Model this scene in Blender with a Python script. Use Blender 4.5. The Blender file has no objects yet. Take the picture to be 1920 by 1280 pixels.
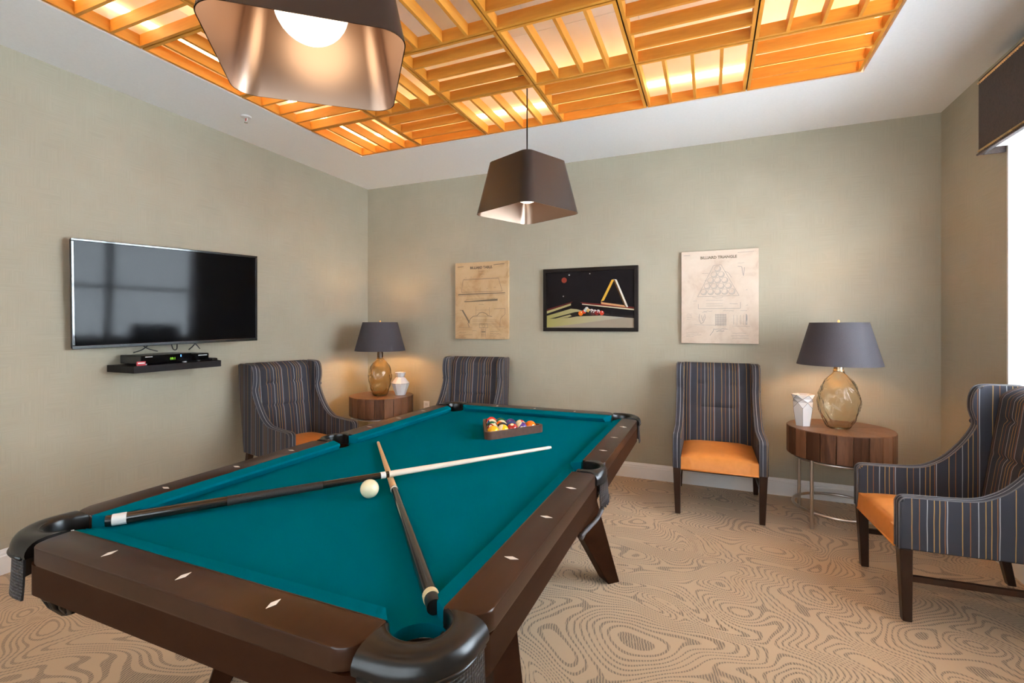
import bpy, bmesh, math, random
from math import sin, cos, pi, radians, sqrt
from mathutils import Vector, Matrix
random.seed(7)
C = bpy.context.scene.collection
S = bpy.context.scene

# ------------------------------------------------------------------ camera, world, lights, exposure
cam_data = bpy.data.cameras.new('camera')
cam = bpy.data.objects.new('camera', cam_data); C.objects.link(cam)
cam.location = (3.5544, -4.4765, 1.36)
cam.rotation_euler = (pi/2, 0, 0.40556)
cam_data.sensor_width = 36.0
cam_data.lens = 915.48/1920*36.0
cam_data.shift_x = 0.01115
cam_data.shift_y = -0.0163
cam_data.clip_start = 0.02
S.camera = cam

S.view_settings.view_transform = 'Standard'
S.view_settings.look = 'None'
S.view_settings.gamma = 1.0
S.view_settings.use_curve_mapping = False
S.view_settings.exposure = 1.0

world = bpy.data.worlds.new('overcast_sky'); S.world = world
world.use_nodes = True
world.node_tree.nodes['Background'].inputs[0].default_value = (0.86, 0.93, 1.0, 1)
world.node_tree.nodes['Background'].inputs[1].default_value = 1.0

def area(name, loc, rot, sx, sy, power, col):
    l = bpy.data.lights.new(name, 'AREA'); l.shape = 'RECTANGLE'; l.size = sx; l.size_y = sy
    l.energy = power; l.color = col
    o = bpy.data.objects.new(name, l); C.objects.link(o); o.location = loc; o.rotation_euler = rot
    return o
def point(name, loc, power, col, r=0.03):
    l = bpy.data.lights.new(name, 'POINT'); l.energy = power; l.color = col; l.shadow_soft_size = r
    o = bpy.data.objects.new(name, l); C.objects.link(o); o.location = loc
    return o
# daylight through the right-hand window, then two added fill lights
area('daylight_right', (5.45, -1.95, 1.75), (0, radians(90), 0), 1.9, 2.3, 222, (0.77, 0.895, 1.0))
area('ceiling_fill', (7.3, -1.95, -0.25), (radians(180), 0, 0), 3.4, 6.0, 385, (0.78, 0.90, 1.0))  # added upward fill outside the window, there to brighten the ceiling
area('rear_fill', (2.6, -6.25, 1.75), (radians(90), 0, 0), 4.4, 2.3, 70, (0.80, 0.93, 1.0))  # added soft fill from behind the camera

H = 2.886      # ceiling height
RX = 5.080     # right wall
REAR = -6.0

# ------------------------------------------------------------------ helpers
def mat(name, color=(0.5, 0.5, 0.5), rough=0.5, metal=0.0, spec=0.5, emit=None, strength=0.0, trans=0.0, ior=1.45, coat=0.0, sheen=0.0):
    m = bpy.data.materials.new(name); m.use_nodes = True
    b = m.node_tree.nodes['Principled BSDF']
    b.inputs['Base Color'].default_value = (*color, 1)
    b.inputs['Roughness'].default_value = rough
    b.inputs['Metallic'].default_value = metal
    b.inputs['Specular IOR Level'].default_value = spec
    b.inputs['IOR'].default_value = ior
    b.inputs['Transmission Weight'].default_value = trans
    b.inputs['Coat Weight'].default_value = coat
    b.inputs['Sheen Weight'].default_value = sheen
    if emit:
        b.inputs['Emission Color'].default_value = (*emit, 1)
        b.inputs['Emission Strength'].default_value = strength
    return m
class NT:
    """small node helper"""
    def __init__(s, m):
        s.t = m.node_tree; s.b = s.t.nodes['Principled BSDF']
    def n(s, typ, **kw):
        x = s.t.nodes.new(typ)
        for k, v in kw.items():
            if k.startswith('i_'):
                x.inputs[k[2:].replace('_', ' ')].default_value = v
            else: setattr(x, k, v)
        return x
    def l(s, a, b): s.t.links.new(a, b)
    def math(s, op, a, b=None, c=None):
        x = s.t.nodes.new('ShaderNodeMath'); x.operation = op
        for i, v in enumerate((a, b, c)):
            if v is None: continue
            if isinstance(v, (int, float)): x.inputs[i].default_value = v
            else: s.l(v, x.inputs[i])
        return x.outputs[0]
    def mix(s, f, a, b):
        x = s.t.nodes.new('ShaderNodeMix'); x.data_type = 'RGBA'
        for i, v in ((0, f), (6, a), (7, b)):
            if isinstance(v, (int, float)): x.inputs[i].default_value = v
            elif isinstance(v, tuple): x.inputs[i].default_value = (*v, 1)
            else: s.l(v, x.inputs[i])
        return x.outputs[2]
    def coord(s, which='Object'):
        return s.n('ShaderNodeTexCoord').outputs[which]
    def mapping(s, vec, scale=(1, 1, 1), rot=(0, 0, 0), loc=(0, 0, 0)):
        x = s.n('ShaderNodeMapping'); s.l(vec, x.inputs[0])
        x.inputs['Scale'].default_value = scale; x.inputs['Rotation'].default_value = rot; x.inputs['Location'].default_value = loc
        return x.outputs[0]
    def noise(s, vec, scale, detail=2, rough=0.5, dist=0.0):
        x = s.n('ShaderNodeTexNoise'); s.l(vec, x.inputs['Vector'])
        x.inputs['Scale'].default_value = scale; x.inputs['Detail'].default_value = detail
        x.inputs['Roughness'].default_value = rough; x.inputs['Distortion'].default_value = dist
        return x.outputs[0]
    def ramp(s, fac, stops, interp='LINEAR'):
        x = s.n('ShaderNodeValToRGB'); x.color_ramp.interpolation = interp
        e = x.color_ramp.elements
        while len(e) < len(stops): e.new(0.5)
        for i, (p, c) in enumerate(stops):
            e[i].position = p; e[i].color = (*c, 1) if len(c) == 3 else c
        s.l(fac, x.inputs[0]); return x.outputs[0]
    def sep(s, v):
        x = s.n('ShaderNodeSeparateXYZ'); s.l(v, x.inputs[0]); return x.outputs
    def bump(s, h, strength=0.3, dist=0.01):
        x = s.n('ShaderNodeBump'); x.inputs['Strength'].default_value = strength; x.inputs['Distance'].default_value = dist
        s.l(h, x.inputs['Height']); s.l(x.outputs[0], s.b.inputs['Normal'])
    def color(s, c): s.l(c, s.b.inputs['Base Color'])

def obj(name, bm, m, parent=None, loc=None, smooth=False, rot=None):
    if isinstance(bm, bmesh.types.BMesh):
        bmesh.ops.recalc_face_normals(bm, faces=bm.faces[:])
        me = bpy.data.meshes.new(name); bm.to_mesh(me); bm.free()
    else: me = bm
    if m is not None and len(me.materials) == 0:
        for q in (m if isinstance(m, (list, tuple)) else [m]): me.materials.append(q)
    if smooth:
        for p in me.polygons: p.use_smooth = True
        if smooth is not True: me.set_sharp_from_angle(angle=radians(smooth))
    o = bpy.data.objects.new(name, me); C.objects.link(o)
    if parent: o.parent = parent
    if loc is not None: o.location = loc
    if rot is not None: o.rotation_euler = rot
    return o
def tag(o, label, cat, group=None):
    o['label'] = label; o['category'] = cat
    if group: o['group'] = group
    return o
def thing(name, label, cat, loc=(0, 0, 0), rotz=0.0, group=None):
    o = bpy.data.objects.new(name, None); C.objects.link(o)
    o.empty_display_size = 0.05
    o.location = loc; o.rotation_euler = (0, 0, rotz)
    return tag(o, label, cat, group)
def structure(o): o['kind'] = 'structure'; return o
def copy_tree(o, parent=None, label=None):
    c = o.copy(); C.objects.link(c)
    if parent: c.parent = parent
    if label: c['label'] = label
    for ch in list(o.children): copy_tree(ch, c)
    return c

def box(x0, x1, y0, y1, z0, z1, bev=0.0, seg=2, bm=None):
    own = bm is None
    b = bmesh.new()
    bmesh.ops.create_cube(b, size=1.0)
    for v in b.verts:
        v.co = Vector((x0+(x1-x0)*(v.co.x+.5), y0+(y1-y0)*(v.co.y+.5), z0+(z1-z0)*(v.co.z+.5)))
    if bev > 0:
        bmesh.ops.bevel(b, geom=b.edges[:], offset=bev, segments=seg, affect='EDGES', profile=0.5)
    if own: return b
    merge(bm, b); return bm
def merge(dst, src, mx=None):
    if mx is not None: bmesh.ops.transform(src, matrix=mx, verts=src.verts[:])
    me = bpy.data.meshes.new('tmp'); src.to_mesh(me); src.free()
    dst.from_mesh(me); bpy.data.meshes.remove(me)
def prism(pts, z0, z1, bev=0.0, seg=2, top_only=False):
    b = bmesh.new()
    lo = [b.verts.new((x, y, z0)) for x, y in pts]
    hi = [b.verts.new((x, y, z1)) for x, y in pts]
    n = len(pts)
    b.faces.new(list(reversed(lo))); tf = b.faces.new(hi)
    for i in range(n): b.faces.new((lo[i], lo[(i+1) % n], hi[(i+1) % n], hi[i]))
    if bev > 0:
        es = list(tf.edges)
        if not top_only: es = [e for e in b.edges if abs(e.verts[0].co.z-e.verts[1].co.z) < 1e-6]
        bmesh.ops.bevel(b, geom=es, offset=bev, segments=seg, affect='EDGES', profile=0.5)
    return b
def lathe(profile, seg=32, close_ends=True):
    b = bmesh.new(); rings = []
    for r, z in profile:
        if r < 1e-5: rings.append([b.verts.new((0, 0, z))])
        else: rings.append([b.verts.new((r*cos(2*pi*k/seg), r*sin(2*pi*k/seg), z)) for k in range(seg)])
    for a, c in zip(rings, rings[1:]):
        for k in range(seg):
            k2 = (k+1) % seg
            if len(a) == 1 and len(c) == 1: continue
            if len(a) == 1: b.faces.new((a[0], c[k], c[k2]))
            elif len(c) == 1: b.faces.new((a[k], c[0], a[k2]))
            else: b.faces.new((a[k], c[k], c[k2], a[k2]))
    if close_ends:
        for r in (rings[0], rings[-1]):
            if len(r) > 1:
                try: b.faces.new(r)
                except ValueError: pass
    return b
def tube(pts, r, seg=8, closed=False, bm=None, caps=True):
    """sweep a circle along points; r may be a list"""
    own = bm is None
    b = bm if bm is not None else bmesh.new()
    P = [Vector(p) for p in pts]; n = len(P)
    rr = r if isinstance(r, (list, tuple)) else [r]*n
    rings = []; up = None
    for i in range(n):
        if closed: t = (P[(i+1) % n]-P[i-1]).normalized()
        else: t = (P[min(i+1, n-1)]-P[max(i-1, 0)]).normalized()
        if up is None:
            up = Vector((0, 0, 1)) if abs(t.z) < 0.9 else Vector((1, 0, 0))
        s = t.cross(up)
        if s.length < 1e-6: s = t.cross(Vector((0, 1, 0)))
        s.normalize(); u = s.cross(t).normalized(); up = u
        rings.append([b.verts.new(P[i]+(s*cos(2*pi*k/seg)+u*sin(2*pi*k/seg))*rr[i]) for k in range(seg)])
    m = n if closed else n-1
    for i in range(m):
        a, c = rings[i], rings[(i+1) % n]
        for k in range(seg): b.faces.new((a[k], a[(k+1) % seg], c[(k+1) % seg], c[k]))
    if not closed and caps:
        b.faces.new(list(reversed(rings[0]))); b.faces.new(rings[-1])
    return b
def smooth_path(pts, n=8):
    """Catmull-Rom through the points"""
    P = [Vector(p) for p in pts]; out = []
    for i in range(len(P)-1):
        p0 = P[max(i-1, 0)]; p1 = P[i]; p2 = P[i+1]; p3 = P[min(i+2, len(P)-1)]
        for k in range(n):
            t = k/n
            out.append(0.5*((2*p1)+(-p0+p2)*t+(2*p0-5*p1+4*p2-p3)*t*t+(-p0+3*p1-3*p2+p3)*t**3))
    out.append(P[-1]); return out
def sphere(r, seg=24, rings=14):
    b = bmesh.new(); bmesh.ops.create_uvsphere(b, u_segments=seg, v_segments=rings, radius=r); return b
def text_mesh(body, size, extrude=0.0, align='CENTER', weight=0.0):
    cu = bpy.data.curves.new('writing', 'FONT'); cu.body = body; cu.size = size; cu.extrude = extrude
    cu.align_x = align; cu.resolution_u = 2; cu.offset = weight
    o = bpy.data.objects.new('writing', cu); C.objects.link(o)
    dg = bpy.context.evaluated_depsgraph_get()
    me = bpy.data.meshes.new_from_object(o.evaluated_get(dg))
    bpy.data.objects.remove(o); bpy.data.curves.remove(cu)
    return me
def round_poly(corners, n=6):
    """corners: (x, y, radius) -> polygon with rounded corners"""
    out = []; m = len(corners)
    for i in range(m):
        p0 = Vector(corners[i-1][:2]); p1 = Vector(corners[i][:2]); p2 = Vector(corners[(i+1) % m][:2]); r = corners[i][2]
        if r <= 0: out.append((p1.x, p1.y)); continue
        a = (p0-p1).normalized(); c = (p2-p1).normalized()
        ang = a.angle(c); d = r/math.tan(ang/2)
        q0 = p1+a*d; ctr = p1+(a+c).normalized()*(r/sin(ang/2))
        q2 = p1+c*d
        a0 = math.atan2(q0.y-ctr.y, q0.x-ctr.x); a1 = math.atan2(q2.y-ctr.y, q2.x-ctr.x)
        da = (a1-a0+pi) % (2*pi)-pi
        for k in range(n+1):
            t = a0+da*k/n; out.append((ctr.x+r*cos(t), ctr.y+r*sin(t)))
    return out

# ------------------------------------------------------------------ materials
def wall_material():
    m = mat('woven_wallpaper', rough=0.62, spec=0.35); t = NT(m)
    co = t.coord(); 
    patch = t.noise(t.mapping(co, (3.2, 3.2, 3.2)), 1.0, 2)
    h = t.noise(t.mapping(co, (4, 4, 230)), 1.0, 2)
    v = t.noise(t.mapping(co, (200, 200, 4)), 1.0, 2)
    sel = t.math('GREATER_THAN', t.noise(t.mapping(co, (9, 9, 13)), 1.0, 0), 0.5)
    w = t.n('ShaderNodeMix'); t.l(sel, w.inputs[0]); t.l(h, w.inputs[2]); t.l(v, w.inputs[3])
    f = t.math('ADD', t.math('MULTIPLY', w.outputs[0], 0.55), t.math('MULTIPLY', patch, 0.45))
    t.color(t.ramp(f, [(0.25, (0.390, 0.348, 0.258)), (0.75, (0.470, 0.424, 0.324))]))
    t.bump(w.outputs[0], 0.12, 0.002)
    return m
def carpet_material():
    m = mat('swirl_carpet', rough=0.95, spec=0.1, sheen=0.2); t = NT(m)
    co = t.mapping(t.coord(), (1.0, 1.35, 1.0), (0, 0, radians(28)))
    base = t.noise(co, 1.75, 0.5, 0.4, 1.0)
    fine = t.noise(co, 9.0, 2)
    ph = t.math('ADD', t.math('MULTIPLY', base, 215.0), t.math('MULTIPLY', fine, 1.6))
    line = t.math('SINE', ph)
    wid = t.math('SUBTRACT', t.math('MULTIPLY', t.noise(co, 3.1, 2), 1.7), 0.38)
    msk = t.n('ShaderNodeMapRange'); msk.inputs[1].default_value = -0.14; msk.inputs[2].default_value = 0.14
    t.l(t.math('SUBTRACT', line, wid), msk.inputs[0])
    # tuft rows that break the lines up
    x, y, z = t.sep(t.mapping(t.coord(), (1, 1, 1), (0, 0, radians(-12))))
    row = t.math('SINE', t.math('ADD', t.math('MULTIPLY', x, 560.0), t.math('MULTIPLY', t.noise(t.coord(), 40.0, 1), 6.0)))
    gap = t.n('ShaderNodeMapRange'); gap.inputs[1].default_value = -0.5; gap.inputs[2].default_value = 0.6; gap.inputs[3].default_value = 0.22; gap.inputs[4].default_value = 1.0
    t.l(row, gap.inputs[0])
    f = t.math('MULTIPLY', msk.outputs[0], gap.outputs[0])
    tone = t.noise(t.coord(), 0.9, 2)
    light = t.ramp(tone, [(0.3, (0.56, 0.385, 0.235)), (0.7, (0.62, 0.44, 0.28))])
    t.color(t.mix(f, light, (0.245, 0.18, 0.125)))
    t.bump(t.noise(t.coord(), 420.0, 2), 0.35, 0.004)
    return m
def wood_material(name, dark, light, scale=(1, 1, 1), rough=0.4, coat=0.0, bump=0.05, spec=0.5, rnd=0.0):
    m = mat(name, rough=rough, coat=coat, spec=spec); t = NT(m)
    co = t.coord()
    oi = t.n('ShaderNodeObjectInfo')
    sh = t.n('ShaderNodeVectorMath', operation='ADD'); t.l(co, sh.inputs[0])
    cb = t.n('ShaderNodeCombineXYZ'); k = t.math('MULTIPLY', oi.outputs['Random'], 37.0)
    for i in range(3): t.l(k, cb.inputs[i])
    t.l(cb.outputs[0], sh.inputs[1])
    v = t.mapping(sh.outputs[0], scale)
    g = t.noise(v, 1.0, 4, 0.6, 0.8); g2 = t.noise(v, 5.0, 2, 0.5)
    f = t.math('ADD', t.math('MULTIPLY', g, 0.7), t.math('MULTIPLY', g2, 0.3))
    if rnd: f = t.math('ADD', f, t.math('MULTIPLY', t.math('SUBTRACT', oi.outputs['Random'], 0.5), rnd))
    t.color(t.ramp(f, [(0.3, dark), (0.7, light)]))
    t.bump(g2, bump, 0.003)
    return m
def stripe_material():
    m = mat('striped_upholstery', rough=0.85, spec=0.2); t = NT(m)
    co = t.coord(); nrm = t.coord('Normal')
    x, y, z = t.sep(co); nx, ny, nz = t.sep(nrm)
    side = t.math('GREATER_THAN', t.math('ABSOLUTE', nx), 0.75)
    mx = t.n('ShaderNodeMix'); t.l(side, mx.inputs[0]); t.l(x, mx.inputs[2]); t.l(y, mx.inputs[3])
    wob = t.math('MULTIPLY', t.noise(co, 7.0, 1), 0.005)
    u = t.math('FRACT', t.math('MULTIPLY', t.math('ADD', t.math('ADD', mx.outputs[0], 5.013), wob), 1/0.180))
    base = (0.050, 0.051, 0.063)
    gold = (0.40, 0.235, 0.085); rust = (0.26, 0.115, 0.055); pale = (0.36, 0.36, 0.37)
    stops = [(0.0, base)]
    for p, c, w in ((0.04, gold, .022), (0.195, rust, .019), (0.35, pale, .020), (0.485, gold, .022), (0.595, gold, .019), (0.705, rust, .019), (0.75, pale, .018)):
        stops += [(p, c), (p+w, base)]
    t.color(t.ramp(u, stops, 'CONSTANT'))
    t.bump(t.noise(co, 700.0, 1), 0.15, 0.001)
    return m
def noisy(name, a, b, scale, rough, bump=0.1, metal=0.0, dist=0.003, **kw):
    m = mat(name, rough=rough, metal=metal, **kw); t = NT(m)
    n = t.noise(t.coord(), scale, 3)
    t.color(t.ramp(n, [(0.3, a), (0.7, b)]))
    if bump: t.bump(n, bump, dist)
    return m

M = {}
M['wall'] = wall_material()
M['carpet'] = carpet_material()
M['plaster'] = noisy('ceiling_plaster', (0.86, 0.86, 0.865), (0.89, 0.89, 0.895), 60, 0.9, 0.05)
M['white_paint'] = noisy('white_trim_paint', (0.84, 0.82, 0.81), (0.88, 0.86, 0.85), 6, 0.4, 0.0)
M['recess'] = noisy('recess_white', (0.72, 0.70, 0.69), (0.80, 0.78, 0.77), 2.0, 0.55, 0.0)
M['pine'] = wood_material('pale_pine', (0.60, 0.225, 0.022), (0.74, 0.315, 0.040), (3, 3, 26), 0.5, rnd=0.25)
M['pine_y'] = M['pine']
M['rail'] = wood_material('espresso_wood', (0.026, 0.009, 0.004), (0.044, 0.016, 0.0075), (6, 1.2, 6), 0.32, spec=0.42)
M['apron'] = wood_material('espresso_wood_apron', (0.022, 0.006, 0.002), (0.036, 0.012, 0.0045), (6, 1.2, 9), 0.5, spec=0.1)
M['cloth'] = noisy('teal_felt', (0.0, 0.112, 0.158), (0.0, 0.126, 0.174), 500, 0.95, 0.12, spec=0.0)
M['leather'] = noisy('black_pocket_leather', (0.008, 0.007, 0.007), (0.011, 0.010, 0.010), 25, 0.30, 0.0)
M['gold'] = mat('gold_lining', (0.85, 0.58, 0.25), 0.45, 0.3)
M['sight'] = mat('pearl_inlay', (0.80, 0.74, 0.68), 0.3)
M['stripe'] = stripe_material()
M['orange'] = noisy('orange_vinyl', (0.66, 0.225, 0.040), (0.72, 0.255, 0.050), 30, 0.42, 0.04)
M['piping'] = noisy('grey_piping', (0.10, 0.095, 0.10), (0.14, 0.13, 0.13), 200, 0.8, 0.0)
M['leg'] = wood_material('dark_leg_wood', (0.020, 0.008, 0.005), (0.045, 0.018, 0.010), (12, 12, 2), 0.35)
M['walnut'] = wood_material('walnut_stave', (0.075, 0.029, 0.014), (0.23, 0.098, 0.047), (16, 16, 2.2), 0.42, spec=0.35, rnd=0.5)
M['walnut_top'] = wood_material('walnut_top', (0.125, 0.052, 0.025), (0.22, 0.098, 0.048), (5, 14, 5), 0.32, rnd=0.35)
M['steel'] = mat('brushed_steel', (0.62, 0.57, 0.52), 0.28, 1.0)
M['chrome'] = mat('chrome', (0.8, 0.8, 0.8), 0.12, 1.0)
M['shade'] = noisy('charcoal_shade_cloth', (0.052, 0.044, 0.050), (0.072, 0.062, 0.070), 300, 0.75, 0.05)
M['pendant'] = mat('pendant_outer', (0.030, 0.021, 0.018), 0.42, spec=0.5)
M['copper'] = mat('pendant_copper_lining', (0.38, 0.265, 0.20), 0.34, 0.9)
M['black_plastic'] = mat('black_plastic', (0.012, 0.012, 0.013), 0.30)
M['black_gloss'] = mat('screen_gloss', (0.004, 0.004, 0.005), 0.07, spec=0.115)
M['shelf'] = mat('dark_shelf', (0.013, 0.011, 0.012), 0.55, spec=0.25)
M['globe'] = mat('lit_globe', (1, 1, 1), 0.5, emit=(1.0, 0.80, 0.56), strength=2.4)
M['bulb'] = mat('lit_bulb', (1, 1, 1), 0.5, emit=(1.0, 0.72, 0.40), strength=6.0)
M['led'] = mat('lit_led_tape', (1, 1, 1), 0.5, emit=(1.0, 0.56, 0.19), strength=14.0)
M['dark_seam'] = mat('dark_seam', (0.02, 0.016, 0.012), 0.7)
M['frame_black'] = mat('picture_frame', (0.014, 0.009, 0.007), 0.55, spec=0.2)
M['ceramic'] = noisy('white_ceramic', (0.70, 0.67, 0.65), (0.76, 0.73, 0.71), 8, 0.35, 0.0)
M['wire'] = mat('vase_line', (0.10, 0.09, 0.09), 0.5)
M['neck_metal'] = mat('olive_neck_metal', (0.30, 0.28, 0.22), 0.25, 0.8)
M['bronze'] = mat('bronze_collar', (0.06, 0.05, 0.04), 0.3, 0.8)
M['cream'] = mat('cue_ball_cream', (0.74, 0.68, 0.46), 0.12)
M['ring_white'] = mat('white_ring', (0.70, 0.69, 0.67), 0.3)
M['maple'] = mat('pale_maple', (0.68, 0.59, 0.48), 0.35)
M['maple_amber'] = mat('amber_maple', (0.70, 0.42, 0.20), 0.35)
M['cue_black'] = noisy('cue_butt_lacquer', (0.010, 0.008, 0.007), (0.020, 0.014, 0.011), 120, 0.16, 0.0, coat=0.5)
M['cue_wrap'] = noisy('cue_wrap', (0.010, 0.009, 0.009), (0.030, 0.027, 0.025), 420, 0.40, 0.4)
M['rack'] = wood_material('rack_wood', (0.060, 0.026, 0.016), (0.105, 0.048, 0.030), (14, 14, 14), 0.35)
M['glass'] = mat('window_glass', (1, 1, 1), 0.0, trans=1.0, ior=1.45)
def lamp_glass(name, col):
    m = mat(name, col, 0.04, trans=1.0, ior=1.3); t = NT(m)
    co = t.mapping(t.coord(), (9, 9, 6))
    t.bump(t.noise(co, 1.0, 1), 0.25, 0.02)
    return m
M['lamp_glass'] = lamp_glass('smoked_amber_glass', (0.90, 0.86, 0.76))
M['lamp_glass_dark'] = lamp_glass('smoked_brown_glass', (0.82, 0.72, 0.54))
def valance_material():
    m = mat('brown_damask', rough=0.7, sheen=0.1); t = NT(m)
    n = t.noise(t.coord(), 26.0, 4, 0.6, 2.5)
    f = t.math('SINE', t.math('MULTIPLY', n, 26.0))
    t.color(t.ramp(f, [(0.35, (0.030, 0.015, 0.010)), (0.6, (0.052, 0.026, 0.018))]))
    t.bump(f, 0.25, 0.003); return m
M['valance'] = valance_material()
def basket_material():
    m = mat('basketweave_leather', (0.03, 0.028, 0.03), 0.34); t = NT(m)
    uv = t.coord('UV')
    x, y, z = t.sep(uv)
    a = t.math('SINE', t.math('MULTIPLY', t.math('ADD', x, y), 2*pi)); b = t.math('SINE', t.math('MULTIPLY', t.math('SUBTRACT', x, y), 2*pi))
    h = t.math('MULTIPLY', a, b)
    t.color(t.ramp(t.math('ADD', t.math('MULTIPLY', h, 0.5), 0.5), [(0.2, (0.012, 0.012, 0.013)), (0.8, (0.05, 0.05, 0.055))]))
    t.bump(h, 0.9, 0.004); return m
M['basket'] = basket_material()

# ------------------------------------------------------------------ the room
structure(obj('floor', box(-0.1, RX+0.1, REAR-0.1, 0.1, -0.08, 0.0), M['carpet']))
structure(obj('wall_left', box(-0.1, 0.0, REAR, 0.1, 0.0, H), M['wall']))
structure(obj('wall_back', box(0.0, RX, 0.0, 0.1, 0.0, H), M['wall']))
# right wall with the window opening
WY0, WY1, WZ0, WZ1 = -2.98, -0.845, 0.80, 2.50
def wall_with_hole(axis, u0, u1, hu0, hu1, hz0, hz1, d0, d1):
    b = bmesh.new()
    for (a0, a1, z0, z1) in ((u0, hu0, 0, H), (hu1, u1, 0, H), (hu0, hu1, 0, hz0), (hu0, hu1, hz1, H)):
        if axis == 'y': box(d0, d1, a0, a1, z0, z1, bm=b)
        else: box(a0, a1, d0, d1, z0, z1, bm=b)
    return b
structure(obj('wall_right', wall_with_hole('y', REAR, 0.0, WY0, WY1, WZ0, WZ1, RX, RX+0.16), M['wall']))
structure(obj('wall_rear', wall_with_hole('x', 0.0, RX, 0.4, 4.7, 0.5, 2.65, REAR-0.12, REAR), M['wall']))
# ceiling: flat plaster with a rectangular tray cut into it
TX0, TP, TY0 = 0.6593, 0.6222, -0.9104
NC, NR = 6, 6
TX1 = TX0+NC*TP; TY1 = TY0-NR*TP
cb = bmesh.new()
for a in ((-0.1, TX0-0.012, REAR-.1, 0.1), (TX1+0.012, RX+0.1, REAR-.1, 0.1), (TX0-0.012, TX1+0.012, TY0+0.012, 0.1), (TX0-0.012, TX1+0.012, REAR-.1, TY1-0.012)):
    box(a[0], a[1], a[2], a[3], H, H+0.02, bm=cb)
ceil = structure(obj('ceiling', cb, M['plaster']))
ZT = H+0.36
rb = bmesh.new()
box(TX0-0.06, TX1+0.06, TY0+0.012, TY0+0.03, H+0.02, ZT, bm=rb)
box(TX0-0.06, TX1+0.06, TY1-0.03, TY1-0.012, H+0.02, ZT, bm=rb)
box(TX0-0.03, TX0-0.012, TY1, TY0, H+0.02, ZT, bm=rb)
box(TX1+0.012, TX1+0.03, TY1, TY0, H+0.02, ZT, bm=rb)
obj('recess_wall', rb, M['recess'], ceil)
# the recess's ceiling is laid with white boards with open joints
for i in range(NC):
    for j in range(NR):
        x0 = TX0-0.02+i*(TX1-TX0+0.04)/NC; x1 = TX0-0.02+(i+1)*(TX1-TX0+0.04)/NC
        y1 = TY0+0.02-j*(TY0-TY1+0.04)/NR; y0 = TY0+0.02-(j+1)*(TY0-TY1+0.04)/NR
        if i == 0 and j == 0: tm = None
        o = obj('recess_board', box(x0+.002, x1-.002, y0+.002, y1-.002, ZT-0.012, ZT+0.01), M['recess'], ceil)

# LED tape along the recess walls
led = bmesh.new()
zl = H+0.165
box(TX0, TX1, TY0-0.0, TY0+0.010, zl-.012, zl+.012, bm=led)
box(TX0, TX1, TY1-0.010, TY1, zl-.012, zl+.012, bm=led)
box(TX0-0.010, TX0, TY1, TY0, zl-.012, zl+.012, bm=led)
box(TX1, TX1+0.010, TY1, TY0, zl-.012, zl+.012, bm=led)
tag(obj('led_tape', led, M['led']), 'glowing warm light strip hidden above the edge of the wooden slat ceiling', 'light strip')

# slatted wooden grid: panels with the boards turned by ninety degrees from one to the next
grid = thing('slatted_ceiling', 'backlit pale pine slat grid set into the white ceiling', 'ceiling grid', ((TX0+TX1)/2, (TY0+TY1)/2, H))
SH, STK = 0.064, 0.017
def panel_frame():
    b = bmesh.new(); h = TP/2-0.004
    box(-h, h, -h, -h+STK, 0, SH, bm=b); box(-h, h, h-STK, h, 0, SH, bm=b)
    box(-h, -h+STK, -h+STK, h-STK, 0, SH, bm=b); box(h-STK, h, -h+STK, h-STK, 0, SH, bm=b)
    return b
fr0 = None; sl0 = None
hs = TP/2-0.004-STK
for j in range(NR):
    for i in range(NC):
        cx = TX0+(i+.5)*TP-grid.location.x; cy = TY0-(j+.5)*TP-grid.location.y
        if fr0 is None:
            fo = obj('slatted_panel', panel_frame(), M['pine'], grid, (cx, cy, 0)); fr0 = fo.data
        else: fo = obj('slatted_panel', fr0, None, grid, (cx, cy, 0))
        along_y = (i+j) % 2 == 0
        for k in range(3):
            off = (k-1)*(TP/4)
            lo = (off, 0, 0) if along_y else (0, off, 0)
            rz = pi/2 if along_y else 0
            if sl0 is None:
                so = obj('slat', box(-hs, hs, -STK/2, STK/2, 0.0, SH), M['pine'], fo, lo, rot=(0, 0, rz)); sl0 = so.data
            else: so = obj('slat', sl0, None, fo, lo, rot=(0, 0, rz))
# dark tee bars in the joints between panels
tb = bmesh.new()
for i in range(1, NC): box(TX0+i*TP-.0035-grid.location.x, TX0+i*TP+.0035-grid.location.x, TY1-grid.location.y, TY0-grid.location.y, 0.012, SH-.004, bm=tb)
for j in range(1, NR): box(TX0-grid.location.x, TX1-grid.location.x, TY0-j*TP-.0035-grid.location.y, TY0-j*TP+.0035-grid.location.y, 0.012, SH-.004, bm=tb)
obj('tee_bar', tb, M['dark_seam'], grid)

# baseboards with a stepped moulding
def base_profile(run):
    """profile (depth, height) swept along +x from 0 to run; depth towards -y"""
    prof = [(0, 0), (-0.016, 0), (-0.016, 0.098), (-0.012, 0.104), (-0.012, 0.114), (-0.006, 0.124), (-0.004, 0.132), (0, 0.134)]
    b = bmesh.new()
    A = [b.verts.new((0, d, z)) for d, z in prof]; B = [b.verts.new((run, d, z)) for d, z in prof]
    for k in range(len(prof)):
        k2 = (k+1) % len(prof); b.faces.new((A[k], A[k2], B[k2], B[k]))
    b.faces.new(A); b.faces.new(list(reversed(B))); return b
structure(obj('baseboard_back', base_profile(RX), M['white_paint']))
structure(obj('baseboard_left', base_profile(-REAR), M['white_paint'], loc=(0, REAR, 0), rot=(0, 0, pi/2)))
structure(obj('baseboard_right', base_profile(-REAR), M['white_paint'], loc=(RX, 0, 0), rot=(0, 0, -pi/2)))

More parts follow.
